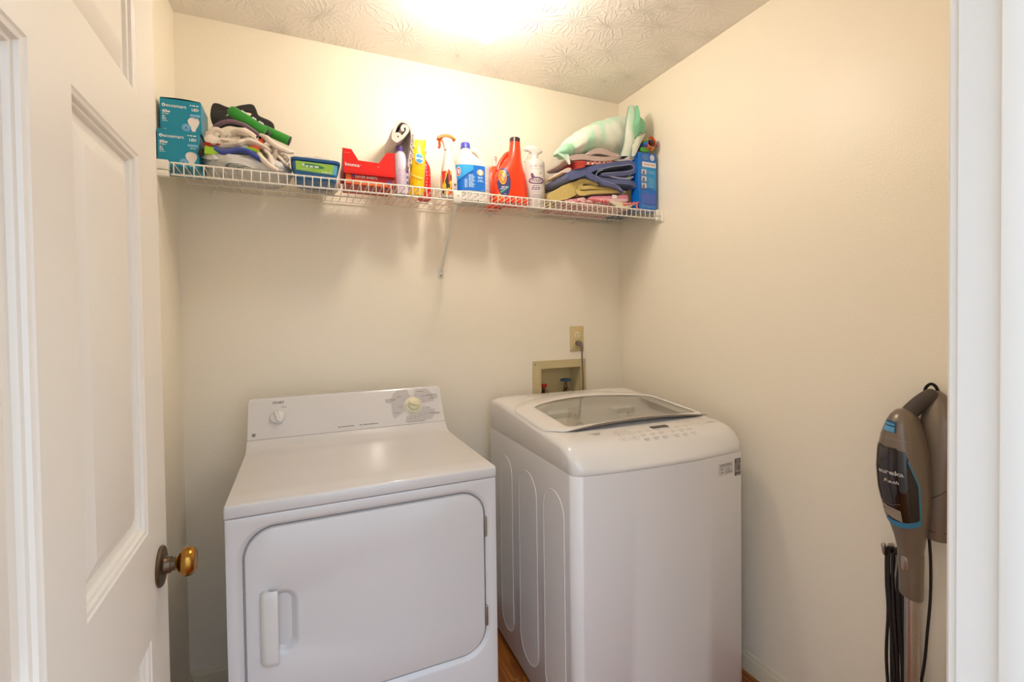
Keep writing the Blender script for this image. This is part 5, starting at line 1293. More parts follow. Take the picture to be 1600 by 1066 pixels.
# ------------------------------------------------------------------ white spray bottle with purple print
FX = Thing('spray_bottle', 'white round spray bottle with purple oval print, right of the red-orange bottle', 'spray bottle', (-0.565, -0.15, ZB))
fx, fy = -0.5655, -0.150
fb = FX.part('bottle_body', loft([ell(fx, fy, ZB + h, 0.0435 * k, 0.0435 * k, 2.0, 36) for h, k in ((0, 0.94), (0.004, 1.0), (0.195, 1.0), (0.203, 0.97), (0.209, 0.86), (0.212, 0.55), (0.214, 0.38), (0.232, 0.36))]), M_WHITEB)
FX.part('collar', cat(loft([ell(fx, fy, 2.034, 0.0165, 0.0165, 2, 24), ell(fx, fy, 2.050, 0.0155, 0.0155, 2, 24)])), M_WHITEB)
fh = FX.part('trigger_head', cat(loft([[(fx - 0.002 + p[0], fy + p[1], z) for p in circ(dx, 0, rx, 24, ry, 2.2)] for z, dx, rx, ry in ((2.048, 0, 0.013, 0.012), (2.062, 0.002, 0.018, 0.013), (2.071, 0.0, 0.036, 0.0135), (2.078, -0.002, 0.044, 0.014), (2.088, -0.004, 0.036, 0.013), (2.096, -0.006, 0.022, 0.009), (2.099, -0.006, 0.010, 0.004))])), M_WHITEB)
FX.part('trigger', tube(smooth_path([(fx - 0.030, fy, 2.066), (fx - 0.037, fy, 2.052), (fx - 0.047, fy, 2.034), (fx - 0.052, fy, 2.022)], 4), 0.0045, 8), M_WHITEB, of=fh)
FX.part('nozzle', lathe([(0.006, 0), (0.006, 0.014), (0.004, 0.015)], 12, (fx - 0.036, fy, 2.076), '-x'), M_WHITEB, of=fh)
def ff(a, b, d=0.0006):
    dx = a - fx; return (a, fy - sqrt(max(0.0, 0.0435 ** 2 - dx * dx)) - d, b)
def cyl(s, d=0.0006):
    """wrap label coordinates (arc length) round the bottle, turned a little to the left"""
    return lambda a, b: (fx + (0.0435 + d) * sin((a + s) / 0.0435), fy - (0.0435 + d) * cos((a + s) / 0.0435), b)
M_PLUM = mat('plum_print', '#5B1F5E', rough=0.5, var=0.05)
FX.part('purple_print', flat(cat(ring2(0, 1.935, 0.036, 0.0155, 0.030, 0.0105, 28), shift2(text2d('FOLEX', 0.017, bold=0.0003, shear=0.2, wid=0.9), 0, 1.935), disc2(-0.020, 1.960, 0.006, 0.008), disc2(-0.017, 1.952, 0.008, 0.005),
    bars([(-0.018, 0.012, 1.912, 0.0032), (-0.022, 0.018, 1.904, 0.004), (-0.022, 0.012, 1.897, 0.004)])), cyl(-0.012)), M_PLUM, of=fb, smooth=False, fixn=False)
FX.part('grey_print', flat(cat(shift2(text2d('GREAT SIZE!', 0.0115, 'CENTER', shear=0.2), 0.000, 1.998), bars([(-0.025, 0.035, 1.986, 0.0011), (-0.025, 0.035, 1.886, 0.0009), (0.010, 0.024, 1.966, 0.003), (0.013, 0.022, 1.971, 0.002)] + [(-0.022, 0.025 - 0.004 * (k % 2), 1.874 - 0.006 * k, 0.0016) for k in range(4)])), cyl(-0.010)), mat('mauve_grey_print', '#A08AA0', rough=0.5, var=0.05), of=fb, smooth=False, fixn=False)

# ------------------------------------------------------------------ pile of folded towels
def terry(name, c, b=0.0014): return mat(name, c, rough=0.95, var=0.07, vscale=45, bump=b, bscale=380, sheen=0.3)
M_YT = terry('yellow_terry', '#C9B268'); M_BT = terry('slate_blue_terry', '#56608E'); M_BTE = terry('pale_blue_hem', '#9EA3C4')
M_GT = terry('grey_pink_terry', '#BCA69C'); M_PT = terry('pink_terry', '#DC8AA2'); M_PW = blotch('pink_white_knit', '#DB8792', '#EBD3C8', 60, 0.9, lo=0.46, hi=0.54)
M_LACE = mat('cream_doily', '#E8DDC2', rough=0.9, var=0.06, vscale=120, bump=0.0012, bscale=300)
M_NAVY = blotch('navy_print_cloth', '#1E2748', '#5878A8', 30, 0.9, lo=0.45, hi=0.60, c3='#B8C4D4')
G = 'folded towels at the right end of the shelf'
# bottom: pink-white knit, deck level
single('folded_cloth', ribbon([(-0.475, ZB + 0.012), (-0.43, ZB + 0.0068), (-0.30, ZB + 0.0064), (-0.19, ZB + 0.0066), (-0.155, ZB + 0.012), (-0.165, ZB + 0.020), (-0.24, ZB + 0.0195), (-0.36, ZB + 0.020), (-0.42, ZB + 0.020)], 0.011, -0.285, -0.05, 8, 0.0010, 1.0), M_PW, 'pink and white knitted cloth at the bottom of the towel pile', 'cloth', group=G)
single('folded_cloth', ribbon([(-0.150, ZB + 0.008), (-0.10, ZB + 0.0065), (-0.060, ZB + 0.008), (-0.050, ZB + 0.016), (-0.065, ZB + 0.022), (-0.12, ZB + 0.021)], 0.011, -0.236, -0.05, 6, 0.001, 2.0), M_NAVY, 'navy and pale blue printed cloth lying flat behind the tall blue carton', 'cloth', group=G)
dl_ = Thing('lace_doily', 'cream crocheted doily with a pink edge hanging over the shelf front', 'doily', (-0.20, -0.29, ZB + 0.02), group=G)
V = []; F = []
for i in range(17):
    for j in range(9):
        s = i / 16; t = j / 8
        x = -0.285 + 0.150 * s
        y = -0.24 - 0.0555 * min(1.0, t / 0.6)
        dz = 0.0 if t < 0.6 else -(t - 0.6) / 0.4 * (0.030 * max(0.0, 1 - abs((s - 0.52) / 0.5)) + 0.002)
        V.append((x, y - (0.003 if t > 0.6 else 0), ZB + 0.0285 + dz + 0.0015 * noise.noise(Vector((x * 60, y * 60, 3)))))
for i in range(16):
    for j in range(8): a = i * 9 + j; F.append((a, a + 1, a + 10, a + 9))
n0 = len(V); V += [(v[0], v[1] + 0.0012, v[2] - 0.002) for v in V]; F += [tuple(reversed([q + n0 for q in f])) for f in F]
dd = dl_.part('doily_body', (V, F), M_LACE)
M_PINKE = mat('coral_pink_yarn', '#E0787E', rough=0.9, var=0.1, vscale=90, bump=0.001)
dl_.part('pink_edging', tube(smooth_path([(-0.372 + 0.095 * k / 14, -0.2935 - 0.002 * sin(k * 1.9), ZB + 0.0265 + 0.0035 * sin(k * 2.3)) for k in range(15)], 3), 0.0045, 6), M_PINKE, of=dd)
dl_.part('pink_edging', tube(smooth_path([(-0.205 + 0.085 * k / 12, -0.2975 - 0.0015 * sin(k * 1.9), ZB + 0.0165 + 0.016 * k / 12 + 0.0035 * sin(k * 2.3)) for k in range(13)], 3), 0.0045, 6), M_PINKE, of=dd)
dl_.part('pink_edging', tube(smooth_path([(-0.128 + 0.003 * sin(k * 2.0), -0.299 - 0.0005 * k, ZB + 0.028 - 0.006 * k) for k in range(6)], 3), 0.0038, 6), M_PINKE, of=dd)
# pink towel with white tag
pt = Thing('folded_towel', 'pink folded towel with a small white tag under the yellow one', 'towel', (-0.24, -0.16, ZB + 0.03), group=G)
p0 = pt.part('towel_body', ribbon([(-0.365, ZB + 0.0365), (-0.308, ZB + 0.0405), (-0.232, ZB + 0.0455), (-0.175, ZB + 0.053), (-0.153, ZB + 0.057)], [0.014, 0.024, 0.028, 0.030, 0.026], -0.272, -0.05, 8, 0.0015, 3.0), M_PT)
pt.part('pale_border', ribbon([(-0.358, ZB + 0.0325), (-0.26, ZB + 0.036), (-0.160, ZB + 0.047)], 0.014, -0.2765, -0.262, 2, 0.0005, 3.3), mat('pale_pink_hem', '#E4C2C2', rough=0.95, var=0.05), of=p0)
pt.part('care_tag', box(-0.247, -0.222, -0.2795, -0.2775, ZB + 0.046, ZB + 0.062, 0.0005), mat('white_tag', '#E9E4DE', rough=0.7, var=0.01), of=p0)
single('folded_cloth', ribbon([(-0.485, ZB + 0.0165), (-0.419, ZB + 0.0255), (-0.380, ZB + 0.0345)], [0.008, 0.014, 0.018], -0.268, -0.06, 6, 0.002, 4.0), blotch('pink_lace_print', '#D98AA0', '#E7C6C0', 50, 0.9, lo=0.45, hi=0.55), 'pale pink lacy cloth poking out left of the pink towel', 'cloth', group=G)
# yellow towel
def tuck(m):
    """the drooping end swings forward, clear of the bottle beside it"""
    out = []
    for x, y, z in m[0]:
        lim = -0.56 + 0.065 * min(1.0, max(0.0, (y + 0.245) / 0.045))
        out.append((x if x > lim else lim + (x - lim) * 0.05, y, z))
    return out, m[1]
yl = Thing('folded_towel', 'yellow towel folded over with its left end drooping to the shelf', 'towel', (-0.40, -0.16, ZB + 0.03), group=G)
y0_ = yl.part('towel_body', tuck(ribbon([(-0.555, 1.843), (-0.522, 1.856), (-0.483, 1.873), (-0.444, 1.892), (-0.415, 1.911), (-0.393, 1.930), (-0.360, 1.932), (-0.312, 1.923)], [0.034, 0.044, 0.058, 0.056, 0.040, 0.022, 0.016, 0.012], -0.266, -0.05, 9, 0.0022, 5.0)), M_YT)
yl.part('under_layer', ribbon([(-0.425, 1.890), (-0.405, 1.877), (-0.346, 1.886), (-0.27, 1.896), (-0.165, 1.906)], [0.024, 0.020, 0.016, 0.013, 0.010], -0.270, -0.05, 7, 0.0018, 5.5), M_YT, of=y0_)
yl.part('inner_layer', ribbon([(-0.405, 1.905), (-0.393, 1.903), (-0.345, 1.911), (-0.285, 1.911), (-0.195, 1.909)], [0.014, 0.018, 0.016, 0.012, 0.006], -0.262, -0.06, 6, 0.0018, 6.0), M_YT, of=y0_)
M_YH = terry('dull_yellow_hem', '#A8935A')
def hem(path, off, m, T, of, y, r=0.0016, nm='hem'):
    P = smooth_path([(p[0], 0, p[1]) for p in path], 6); out = []
    for i, p in enumerate(P):
        a = P[max(i - 1, 0)]; b = P[min(i + 1, len(P) - 1)]; d = (b - a).normalized(); nn = Vector((-d.z, 0, d.x))
        oo = off[min(int(i / 6), len(off) - 1)] if isinstance(off, (list, tuple)) else off
        out.append(p + nn * oo + Vector((0, y, 0)) + noise.noise_vector(p * 70) * 0.0012)
    return T.part(nm, tube(out, r, 6), m, of=of)
hem([(-0.425, 1.872), (-0.432, 1.895), (-0.415, 1.918), (-0.385, 1.928), (-0.345, 1.925)], 0.0, M_YH, yl, y0_, -0.2685, 0.0012)
# blue towels
bl = Thing('folded_towel', 'thick slate blue towel folded in the middle of the pile', 'towel', (-0.26, -0.16, 1.94), group=G)
bp = [(-0.475, 1.933), (-0.454, 1.947), (-0.418, 1.960), (-0.382, 1.972), (-0.329, 1.995), (-0.269, 2.0105), (-0.191, 2.028), (-0.145, 2.037), (-0.118, 2.020), (-0.128, 1.998), (-0.172, 1.985), (-0.25, 1.972), (-0.307, 1.962)]
bt = [0.032, 0.036, 0.037, 0.032, 0.022, 0.019, 0.019, 0.020, 0.020, 0.017, 0.016, 0.014, 0.010]
b0 = bl.part('towel_body', ribbon(bp, bt, -0.280, -0.05, 9, 0.0022, 7.0), M_BT)
hem(bp[4:], [-v * 0.5 for v in bt[4:]], M_BTE, bl, b0, -0.2818)
bl2 = Thing('folded_towel', 'lower slate blue towel sagging over the yellow towel at the right', 'towel', (-0.20, -0.16, 1.92), group=G)
bp2 = [(-0.385, 1.966), (-0.362, 1.952), (-0.315, 1.942), (-0.25, 1.941), (-0.172, 1.946), (-0.132, 1.941), (-0.124, 1.926)]
bt2 = [0.026, 0.028, 0.022, 0.020, 0.020, 0.020, 0.016]
b1_ = bl2.part('towel_body', ribbon(bp2, bt2, -0.284, -0.05, 9, 0.0020, 9.0), M_BT)
hem([(-0.300, 1.985), (-0.328, 1.972), (-0.335, 1.955), (-0.310, 1.938), (-0.25, 1.930), (-0.215, 1.918), (-0.206, 1.903)], 0.0, M_BTE, bl2, b1_, -0.2868)
bl2.part('inner_fold', ribbon([(-0.270, 1.9665), (-0.211, 1.961), (-0.152, 1.966), (-0.128, 1.978)], 0.007, -0.278, -0.06, 6, 0.001, 12.0), M_BTE, of=b1_)
bl2.part('hanging_corner', ribbon([(-0.315, 1.928), (-0.251, 1.923), (-0.212, 1.912), (-0.188, 1.897)], [0.012, 0.012, 0.011, 0.008], -0.286, -0.06, 6, 0.001, 12.5), M_BT, of=b1_)
# red checked cloth, peach cloth, grey cloth, white cloth
rc = Thing('folded_cloth', 'red and white checked dishcloth squeezed above the blue towel', 'cloth', (-0.33, -0.2, 1.99), group=G)
rc0 = rc.part('cloth_body', ribbon([(-0.400, 2.003), (-0.344, 2.013), (-0.284, 2.024), (-0.228, 2.038)], [0.014, 0.014, 0.013, 0.010], -0.278, -0.08, 7, 0.0012, 14.0), check_mat('red_white_check', '#C04A42', '#E8C9BC', 85))
M_REDP2 = mat('brick_red_cotton', '#C4473A', rough=0.85, var=0.08)
for k, q in enumerate([[(-0.448, 1.973), (-0.418, 1.982), (-0.388, 1.992)], [(-0.448, 1.982), (-0.418, 1.990), (-0.388, 1.998)], [(-0.447, 1.991), (-0.418, 1.998), (-0.386, 2.004)], [(-0.446, 2.000), (-0.417, 2.006), (-0.385, 2.010)]]):
    rc.part('pleat', ribbon(q, 0.0068, -0.286, -0.18, 4, 0.0012, 15.0 + k, sub=3), M_REDP2, of=rc0)
single('folded_cloth', ribbon([(-0.493, 1.960), (-0.468, 1.970), (-0.450, 1.978)], [0.010, 0.018, 0.014], -0.268, -0.12, 5, 0.002, 16.0, sub=4), mat('peach_cotton', '#EBD2C0', rough=0.9, var=0.03), 'peach cloth corner sticking out left of the checked dishcloth', 'cloth', group=G)
gy = Thing('folded_cloth', 'greyish pink folded cloth just below the mint pillowcase', 'cloth', (-0.33, -0.18, 2.01), group=G)
g0 = gy.part('cloth_body', ribbon([(-0.468, 2.016), (-0.399, 2.030), (-0.337, 2.031), (-0.269, 2.038), (-0.212, 2.053)], [0.022, 0.024, 0.021, 0.017, 0.012], -0.283, -0.08, 8, 0.0020, 18.0), M_GT)
gy.part('upper_fold', ribbon([(-0.375, 2.044), (-0.335, 2.063), (-0.291, 2.066), (-0.245, 2.058), (-0.208, 2.058)], [0.014, 0.024, 0.026, 0.018, 0.010], -0.286, -0.20, 6, 0.0020, 19.0), M_GT, of=g0)
single('folded_cloth', ribbon([(-0.222, 2.040), (-0.167, 2.050), (-0.128, 2.058), (-0.121, 2.072), (-0.126, 2.080)], [0.006, 0.009, 0.010, 0.009, 0.006], -0.270, -0.08, 6, 0.001, 20.0), mat('white_cotton', '#E2DBD4', rough=0.9, var=0.02), 'white cloth edge between the blue towel and the mint pillowcase', 'cloth', group=G)

# mint pillowcase bundle
M_MINT = blotch('mint_marbled_cotton', '#B4E2C4', '#E0E6D6', 9.0, 0.75, lo=0.38, hi=0.56, sheen=0.2, bump=0.0003, stretch=(2.0, 1, 0.8))
M_MINTD = mat('mint_green_cotton', '#86CFA4', rough=0.8, var=0.08, vscale=14, sheen=0.2)
MP = Thing('pillowcase', 'mint green and white marbled pillowcase bundle on top of the towels', 'pillowcase', (-0.27, -0.17, 2.07))
ms = [(-0.462, 2.085, 2.070, 0.008), (-0.455, 2.110, 2.052, 0.035), (-0.440, 2.134, 2.045, 0.055), (-0.401, 2.166, 2.050, 0.075), (-0.366, 2.189, 2.058, 0.085), (-0.308, 2.221, 2.078, 0.090), (-0.2495, 2.249, 2.078, 0.092), (-0.200, 2.265, 2.074, 0.092), (-0.160, 2.278, 2.074, 0.090), (-0.130, 2.285, 2.080, 0.084), (-0.105, 2.270, 2.100, 0.070), (-0.090, 2.24, 2.13, 0.045)]
loops = []
for k in range(len(ms) * 4 - 3):
    i = min(k // 4, len(ms) - 2); t = (k - 4 * i) / 4
    a, b = ms[i], ms[i + 1]; x, tp_, bt_, ry = [a[q] + (b[q] - a[q]) * t for q in range(4)]
    cz, rz = (tp_ + bt_) / 2, (tp_ - bt_) / 2
    l = []
    for j in range(44):
        an = 2 * pi * j / 44; c, s = cos(an), sin(an)
        P = Vector((x * 9, c * 1.2, s * 1.2))
        fold = max(0, 1 - abs(noise.noise(Vector((x * 20 + s * 1.6, c * 1.5, s * 0.8 + 4))) * 4.0))
        rd = 1 + 0.05 * noise.noise(P * 1.5) + 0.07 * fold - 0.035
        l.append((x + 0.012 * s, -0.185 + ry * c * rd, cz + rz * s * rd))
    loops.append(l)
mb = MP.part('bundle_body', loft(loops), M_MINT, sharp=70)
MP.part('loose_corner', loft([[(x, y + 0.5 * w * cos(a) , z + h * sin(a)) for a in [2 * pi * q / 14 for q in range(14)]] for x, y, z, w, h in ((-0.440, -0.25, 2.062, 0.05, 0.030), (-0.470, -0.262, 2.056, 0.06, 0.030), (-0.500, -0.260, 2.046, 0.06, 0.022), (-0.520, -0.258, 2.036, 0.045, 0.012), (-0.528, -0.257, 2.032, 0.012, 0.004))]), mat('soft_mint_cotton', '#A6DAB4', rough=0.8, var=0.08, vscale=14), of=mb)
MP.part('loose_corner', prism([(-0.526, 2.030), (-0.505, 2.046), (-0.478, 2.048), (-0.465, 2.020), (-0.462, 1.993), (-0.467, 1.990), (-0.490, 2.012)], lambda a, b: (a, -0.281, b), lambda a, b: (a, -0.275, b)), M_MINT, of=mb)
def sheet(pts, t, m, nm, bulge=0.0):
    V = []; F = []; n = len(pts); k = len(pts[0])
    g = [smooth_path(r, 4) for r in pts]; k = len(g[0])
    for r in g:
        for q in r: V.append(tuple(q + noise.noise_vector(q * 45) * 0.002))
    for i in range(n - 1):
        for j in range(k - 1): a = i * k + j; F.append((a, a + 1, a + k + 1, a + k))
    o0 = len(V); V += [(v[0] + t, v[1] + t * 0.6, v[2]) for v in V]; F += [tuple(reversed([q + o0 for q in f])) for f in list(F)]
    # rim
    rim = [i * k for i in range(n)] + [(n - 1) * k + j for j in range(1, k)] + [i * k + k - 1 for i in range(n - 2, -1, -1)] + [j for j in range(k - 2, 0, -1)]
    for a, b in zip(rim, rim[1:] + rim[:1]): F.append((a, b, b + o0, a + o0))
    return MP.part(nm, (V, F), m, of=mb, sharp=60)
sheet([[(-0.190, -0.262, 2.066), (-0.186, -0.284, 2.12), (-0.178, -0.284, 2.19), (-0.160, -0.275, 2.255), (-0.140, -0.26, 2.296)],
       [(-0.168, -0.282, 2.064), (-0.164, -0.302, 2.12), (-0.156, -0.302, 2.19), (-0.138, -0.292, 2.255), (-0.128, -0.27, 2.304)],
       [(-0.142, -0.280, 2.062), (-0.142, -0.298, 2.12), (-0.140, -0.298, 2.19), (-0.124, -0.290, 2.255), (-0.116, -0.27, 2.300)]], 0.003, M_MINT, 'gathered_edge')
sheet([[(-0.150, -0.288, 2.115), (-0.148, -0.296, 2.18), (-0.128, -0.294, 2.24), (-0.118, -0.280, 2.296)],
       [(-0.130, -0.298, 2.13), (-0.124, -0.306, 2.19), (-0.110, -0.302, 2.25), (-0.104, -0.282, 2.298)],
       [(-0.112, -0.286, 2.13), (-0.108, -0.296, 2.19), (-0.100, -0.292, 2.24), (-0.098, -0.278, 2.282)]], 0.003, M_MINTD, 'gathered_edge')
sheet([[(-0.110, -0.278, 2.17), (-0.106, -0.284, 2.20), (-0.104, -0.280, 2.232), (-0.104, -0.262, 2.258)],
       [(-0.085, -0.280, 2.18), (-0.080, -0.284, 2.21), (-0.078, -0.280, 2.242), (-0.080, -0.262, 2.262)],
       [(-0.062, -0.270, 2.185), (-0.056, -0.274, 2.21), (-0.053, -0.270, 2.236), (-0.056, -0.255, 2.252)]], 0.004, M_MINTD, 'gathered_edge')
MP.part('open_end', loft([[(x + 0.012 * sin(a), -0.215 + ry * cos(a), z + rz * sin(a)) for a in [2 * pi * q / 24 for q in range(24)]] for x, z, ry, rz in ((-0.145, 2.180, 0.072, 0.085), (-0.115, 2.182, 0.072, 0.070), (-0.085, 2.200, 0.062, 0.050), (-0.060, 2.212, 0.048, 0.034), (-0.066, 2.210, 0.036, 0.024), (-0.095, 2.20, 0.02, 0.014))]), M_MINT, of=mb)
sheet([[(-0.152, -0.290, 2.140), (-0.110, -0.300, 2.158), (-0.066, -0.292, 2.180)],
       [(-0.150, -0.298, 2.100), (-0.118, -0.304, 2.125), (-0.090, -0.296, 2.148)],
       [(-0.148, -0.288, 2.062), (-0.136, -0.296, 2.064), (-0.122, -0.290, 2.084)]], 0.003, M_MINT, 'hanging_flap')
M_SEAM = mat('grey_green_thread', '#5E7E6C', rough=0.8, var=0.05)
MP.part('seam', cat(tube(smooth_path([(-0.192, -0.268, 2.066), (-0.188, -0.288, 2.12), (-0.180, -0.288, 2.19), (-0.162, -0.279, 2.255), (-0.142, -0.264, 2.296)], 4), 0.0010, 5)), M_SEAM, of=mb)
MP.part('seam', cat(tube(smooth_path([(-0.152, -0.2955, 2.138), (-0.110, -0.3055, 2.156), (-0.068, -0.297, 2.178)], 4), 0.0010, 5)), M_SEAM, of=mb)

# ------------------------------------------------------------------ tall blue carton and rainbow umbrella
M_BCAR = mat('blue_carton', '#0D6BC8', rough=0.3, var=0.03, vscale=8)
BC = Thing('blue_carton', 'tall bright blue carton at the right end of the shelf', 'box', (-0.068, -0.26, ZB))
X0, X1, Y0, Z1 = -0.1175, -0.0165, -0.300, 2.083
bc = BC.part('carton', box(X0, X1, Y0, Y0 + 0.055, ZB, Z1, 0.001, 1), M_BCAR)
FC = lambda d: (lambda a, b: (X0 + a, Y0 - d, ZB + b))
BC.part('print_panel', flat(rect2(0.020, 0.0985, 0.198, 0.221), FC(0.0006)), mat('print_panel_white', '#DCE4EC', rough=0.35, var=0.01), of=bc, fixn=False)
BC.part('lettering', flat(shift2(text2d('PACKET FREE', 0.0095, bold=0.0002, wid=1.05), 0.060, 0.209), FC(0.001)), mat('salmon_letters', '#D8654E', rough=0.4, var=0.02), of=bc, smooth=False, fixn=False)
BC.part('print_panel', flat(cat(poly2([(0.012, 0.115), (0.0995, 0.095), (0.0995, 0.1965), (0.012, 0.1965)])), FC(0.0006)), mat('print_panel_cyan', '#1A93D6', rough=0.35, var=0.08, vscale=10), of=bc, fixn=False)
BC.part('print_panel', flat(cat(rect2(0.014, 0.097, 0.028, 0.078)), FC(0.0006)), mat('print_panel_violet', '#3F63C6', rough=0.35, var=0.03), of=bc, fixn=False)
BC.part('logo', flat(cat(ring2(0.038, 0.242, 0.0165, 0.013, 0.0145, 0.011, 24), bars([(0.027, 0.049, 0.246, 0.004), (0.027, 0.049, 0.238, 0.004)])), FC(0.001)), mat('logo_slate', '#7F93B8', rough=0.4, var=0.03), of=bc, smooth=False, fixn=False)
BC.part('round_badge', flat(cat(disc2(0.077, 0.243, 0.0125, 0.0135)), FC(0.0008)), mat('badge_pale', '#D6E2EC', rough=0.4, var=0.02), of=bc, smooth=False, fixn=False)
BC.part('badge_core', flat(cat(ring2(0.077, 0.243, 0.008, 0.009, 0.006, 0.007, 20)), FC(0.0012)), mat('badge_pink', '#D89AA0', rough=0.4, var=0.02), of=bc, smooth=False, fixn=False)
for k in range(3):
    BC.part('picture_square', flat(cat(rect2(0.016, 0.044, 0.162 - 0.031 * k, 0.186 - 0.031 * k)), FC(0.001)), mat('picture_pale', '#C5C9D4', rough=0.4, var=0.12, vscale=120), of=bc, smooth=False, fixn=False)
    BC.part('picture_figure', flat(cat(rect2(0.016, 0.044, 0.160 - 0.031 * k, 0.164 - 0.031 * k), poly2([(0.020, 0.166 - 0.031 * k), (0.033, 0.166 - 0.031 * k), (0.030, 0.182 - 0.031 * k), (0.024, 0.178 - 0.031 * k)])), FC(0.0014)), mat('picture_dark', '#584A78', rough=0.4, var=0.1), of=bc, smooth=False, fixn=False)
BC.part('small_print', flat(cat(bars([(0.055, 0.090, 0.180 - 0.0048 * k, 0.0026) for k in range(3)] + [(0.055, 0.080 + 0.006 * (k % 3), 0.148 - 0.0045 * k, 0.0024) for k in range(10)] + [(0.016, 0.092, 0.022, 0.0022), (0.016, 0.090, 0.016, 0.0022), (0.016, 0.030, 0.026, 0.002), (0.022, 0.050, 0.0845, 0.0014)])), FC(0.0012)), mat('pale_carton_letters', '#7FB8E4', rough=0.4, var=0.02), of=bc, smooth=False, fixn=False)
BC.part('small_print', flat(cat(bars([(0.016, 0.094, 0.072 - 0.005 * k, 0.0018) for k in range(8)])), FC(0.0012)), mat('violet_letters', '#6C86D8', rough=0.4, var=0.02), of=bc, smooth=False, fixn=False)

UM = Thing('folded_umbrella', 'folded rainbow umbrella lying on the tall blue carton', 'umbrella', (-0.062, -0.24, Z1))
uc = Vector((-0.0590, 0, 2.1225))
RB = [('umbrella_red', '#D3201E'), ('umbrella_yellow', '#F0B80E'), ('umbrella_green', '#3F9E2C'), ('umbrella_blue', '#1C62B4'), ('umbrella_violet', '#4A3C98'), ('umbrella_orange', '#EC6A18')]
UM.part('handle', lathe([(0.0105, 0.0), (0.0120, 0.004), (0.0105, 0.016), (0.009, 0.03)], 20, (uc.x + 0.004, -0.313, uc.z + 0.004), '-y') if False else tube([(uc.x + 0.002, -0.318, uc.z + 0.006), (uc.x + 0.002, -0.30, uc.z + 0.006), (uc.x, -0.12, uc.z - 0.01)], 0.010, 16), mat('umbrella_black', '#22201F', rough=0.5, var=0.1))
um0 = None
for k in range(12):
    nm, c = RB[k % 6]; a0 = 2 * pi * k / 12
    r0, r1 = 0.012 + 0.0012 * k, 0.024 + 0.0009 * k
    l = []
    for y, sc in ((-0.312, 0.88), (-0.305, 1.0), (-0.24, 1.0), (-0.15, 0.75), (-0.09, 0.4)):
        ring = []
        for q in range(9):
            a = a0 + 1.9 * q / 8; r = (r0 + (r1 - r0) * q / 8) * sc
            ring.append((uc.x + 0.001 + r * cos(a) * 1.02, y - 0.0004 * k, uc.z + 0.004 + r * sin(a) * 0.95))
        for q in range(8, -1, -1):
            a = a0 + 1.9 * q / 8; r = (r0 + (r1 - r0) * q / 8) * sc - 0.0022
            ring.append((uc.x + 0.001 + r * cos(a) * 1.02, y - 0.0004 * k, uc.z + 0.004 + r * sin(a) * 0.95))
        l.append(ring)
    UM.part('canopy_panel', loft(l), mat(nm, c, rough=0.5, var=0.05, sheen=0.2), sharp=60)
UM.part('canopy_tip', prism([(-0.030, 2.146), (-0.0030, 2.130), (-0.022, 2.108), (-0.038, 2.114)], lambda a, b: (a, -0.292, b), lambda a, b: (a, -0.285, b)), mat('umbrella_red', '#D3201E'))
UM.part('canopy_tip', prism([(-0.042, 2.124), (-0.020, 2.116), (-0.036, 2.098), (-0.056, 2.104)], lambda a, b: (a, -0.296, b), lambda a, b: (a, -0.289, b)), mat('umbrella_yellow', '#F0B80E'))
UM.part('canopy_tip', prism([(-0.100, 2.1065), (-0.060, 2.112), (-0.046, 2.104), (-0.062, 2.0905), (-0.094, 2.0855), (-0.104, 2.092)], lambda a, b: (a, -0.299, b), lambda a, b: (a, -0.29, b)), mat('umbrella_green', '#3F9E2C'))

# ================================================================== STICK VACUUM ON THE RIGHT WALL
M_VAC = mat('taupe_grey_plastic', '#7C6E60', rough=0.3, metal=0.25, var=0.05, vscale=10, coat=0.15)
M_VACD = mat('dark_taupe_rubber', '#453B34', rough=0.6, var=0.08, vscale=60)
M_SMOKE = mat('smoked_black_window', '#17110F', rough=0.1, coat=0.6, var=0.1)
M_CYAN = mat('sky_blue_trim', '#3B86AE', rough=0.35, var=0.03)
VC = Thing('stick_vacuum', 'taupe stick vacuum with smoked window and blue trim by the right wall', 'vacuum cleaner', (-0.09, -1.33, 0))
# body cross-sections: (z, x centre, y centre, half depth x, half width y)
vb = [(0.650, -0.090, -1.332, 0.0240, 0.0245), (0.735, -0.090, -1.330, 0.0255, 0.0265), (0.742, -0.090, -1.330, 0.0275, 0.028), (0.765, -0.091, -1.329, 0.030, 0.032), (0.800, -0.093, -1.327, 0.036, 0.041), (0.840, -0.096, -1.324, 0.043, 0.0485), (0.890, -0.099, -1.321, 0.049, 0.0535), (0.940, -0.100, -1.319, 0.051, 0.0545), (0.990, -0.100, -1.318, 0.049, 0.051), (1.030, -0.099, -1.317, 0.045, 0.043), (1.060, -0.097, -1.317, 0.040, 0.034), (1.080, -0.095, -1.317, 0.033, 0.025), (1.092, -0.093, -1.317, 0.022, 0.015), (1.095, -0.092, -1.317, 0.006, 0.004)]
def vint(z, j):
    if z <= vb[0][0]: return vb[0][j]
    for a, b in zip(vb, vb[1:]):
        if a[0] <= z <= b[0]: t = (z - a[0]) / (b[0] - a[0]); return a[j] + (b[j] - a[j]) * t
    return vb[-1][j]
vbody = VC.part('motor_body', loft([[(p[0], p[1], z) for p in circ(cx, cy, rx, 36, ry, 2.25)] for z, cx, cy, rx, ry in vb]), M_VAC)
def vs(th, z, d):      # th = 0 faces -x (outwards), positive turns towards -y
    c, s = -cos(th), -sin(th); p = 2.25
    rx, ry = vint(z, 3), vint(z, 4)
    return (vint(z, 1) + (rx * math.copysign(abs(c) ** (2 / p), c)) + c * d, vint(z, 2) + ry * math.copysign(abs(s) ** (2 / p), s) + s * d, z)
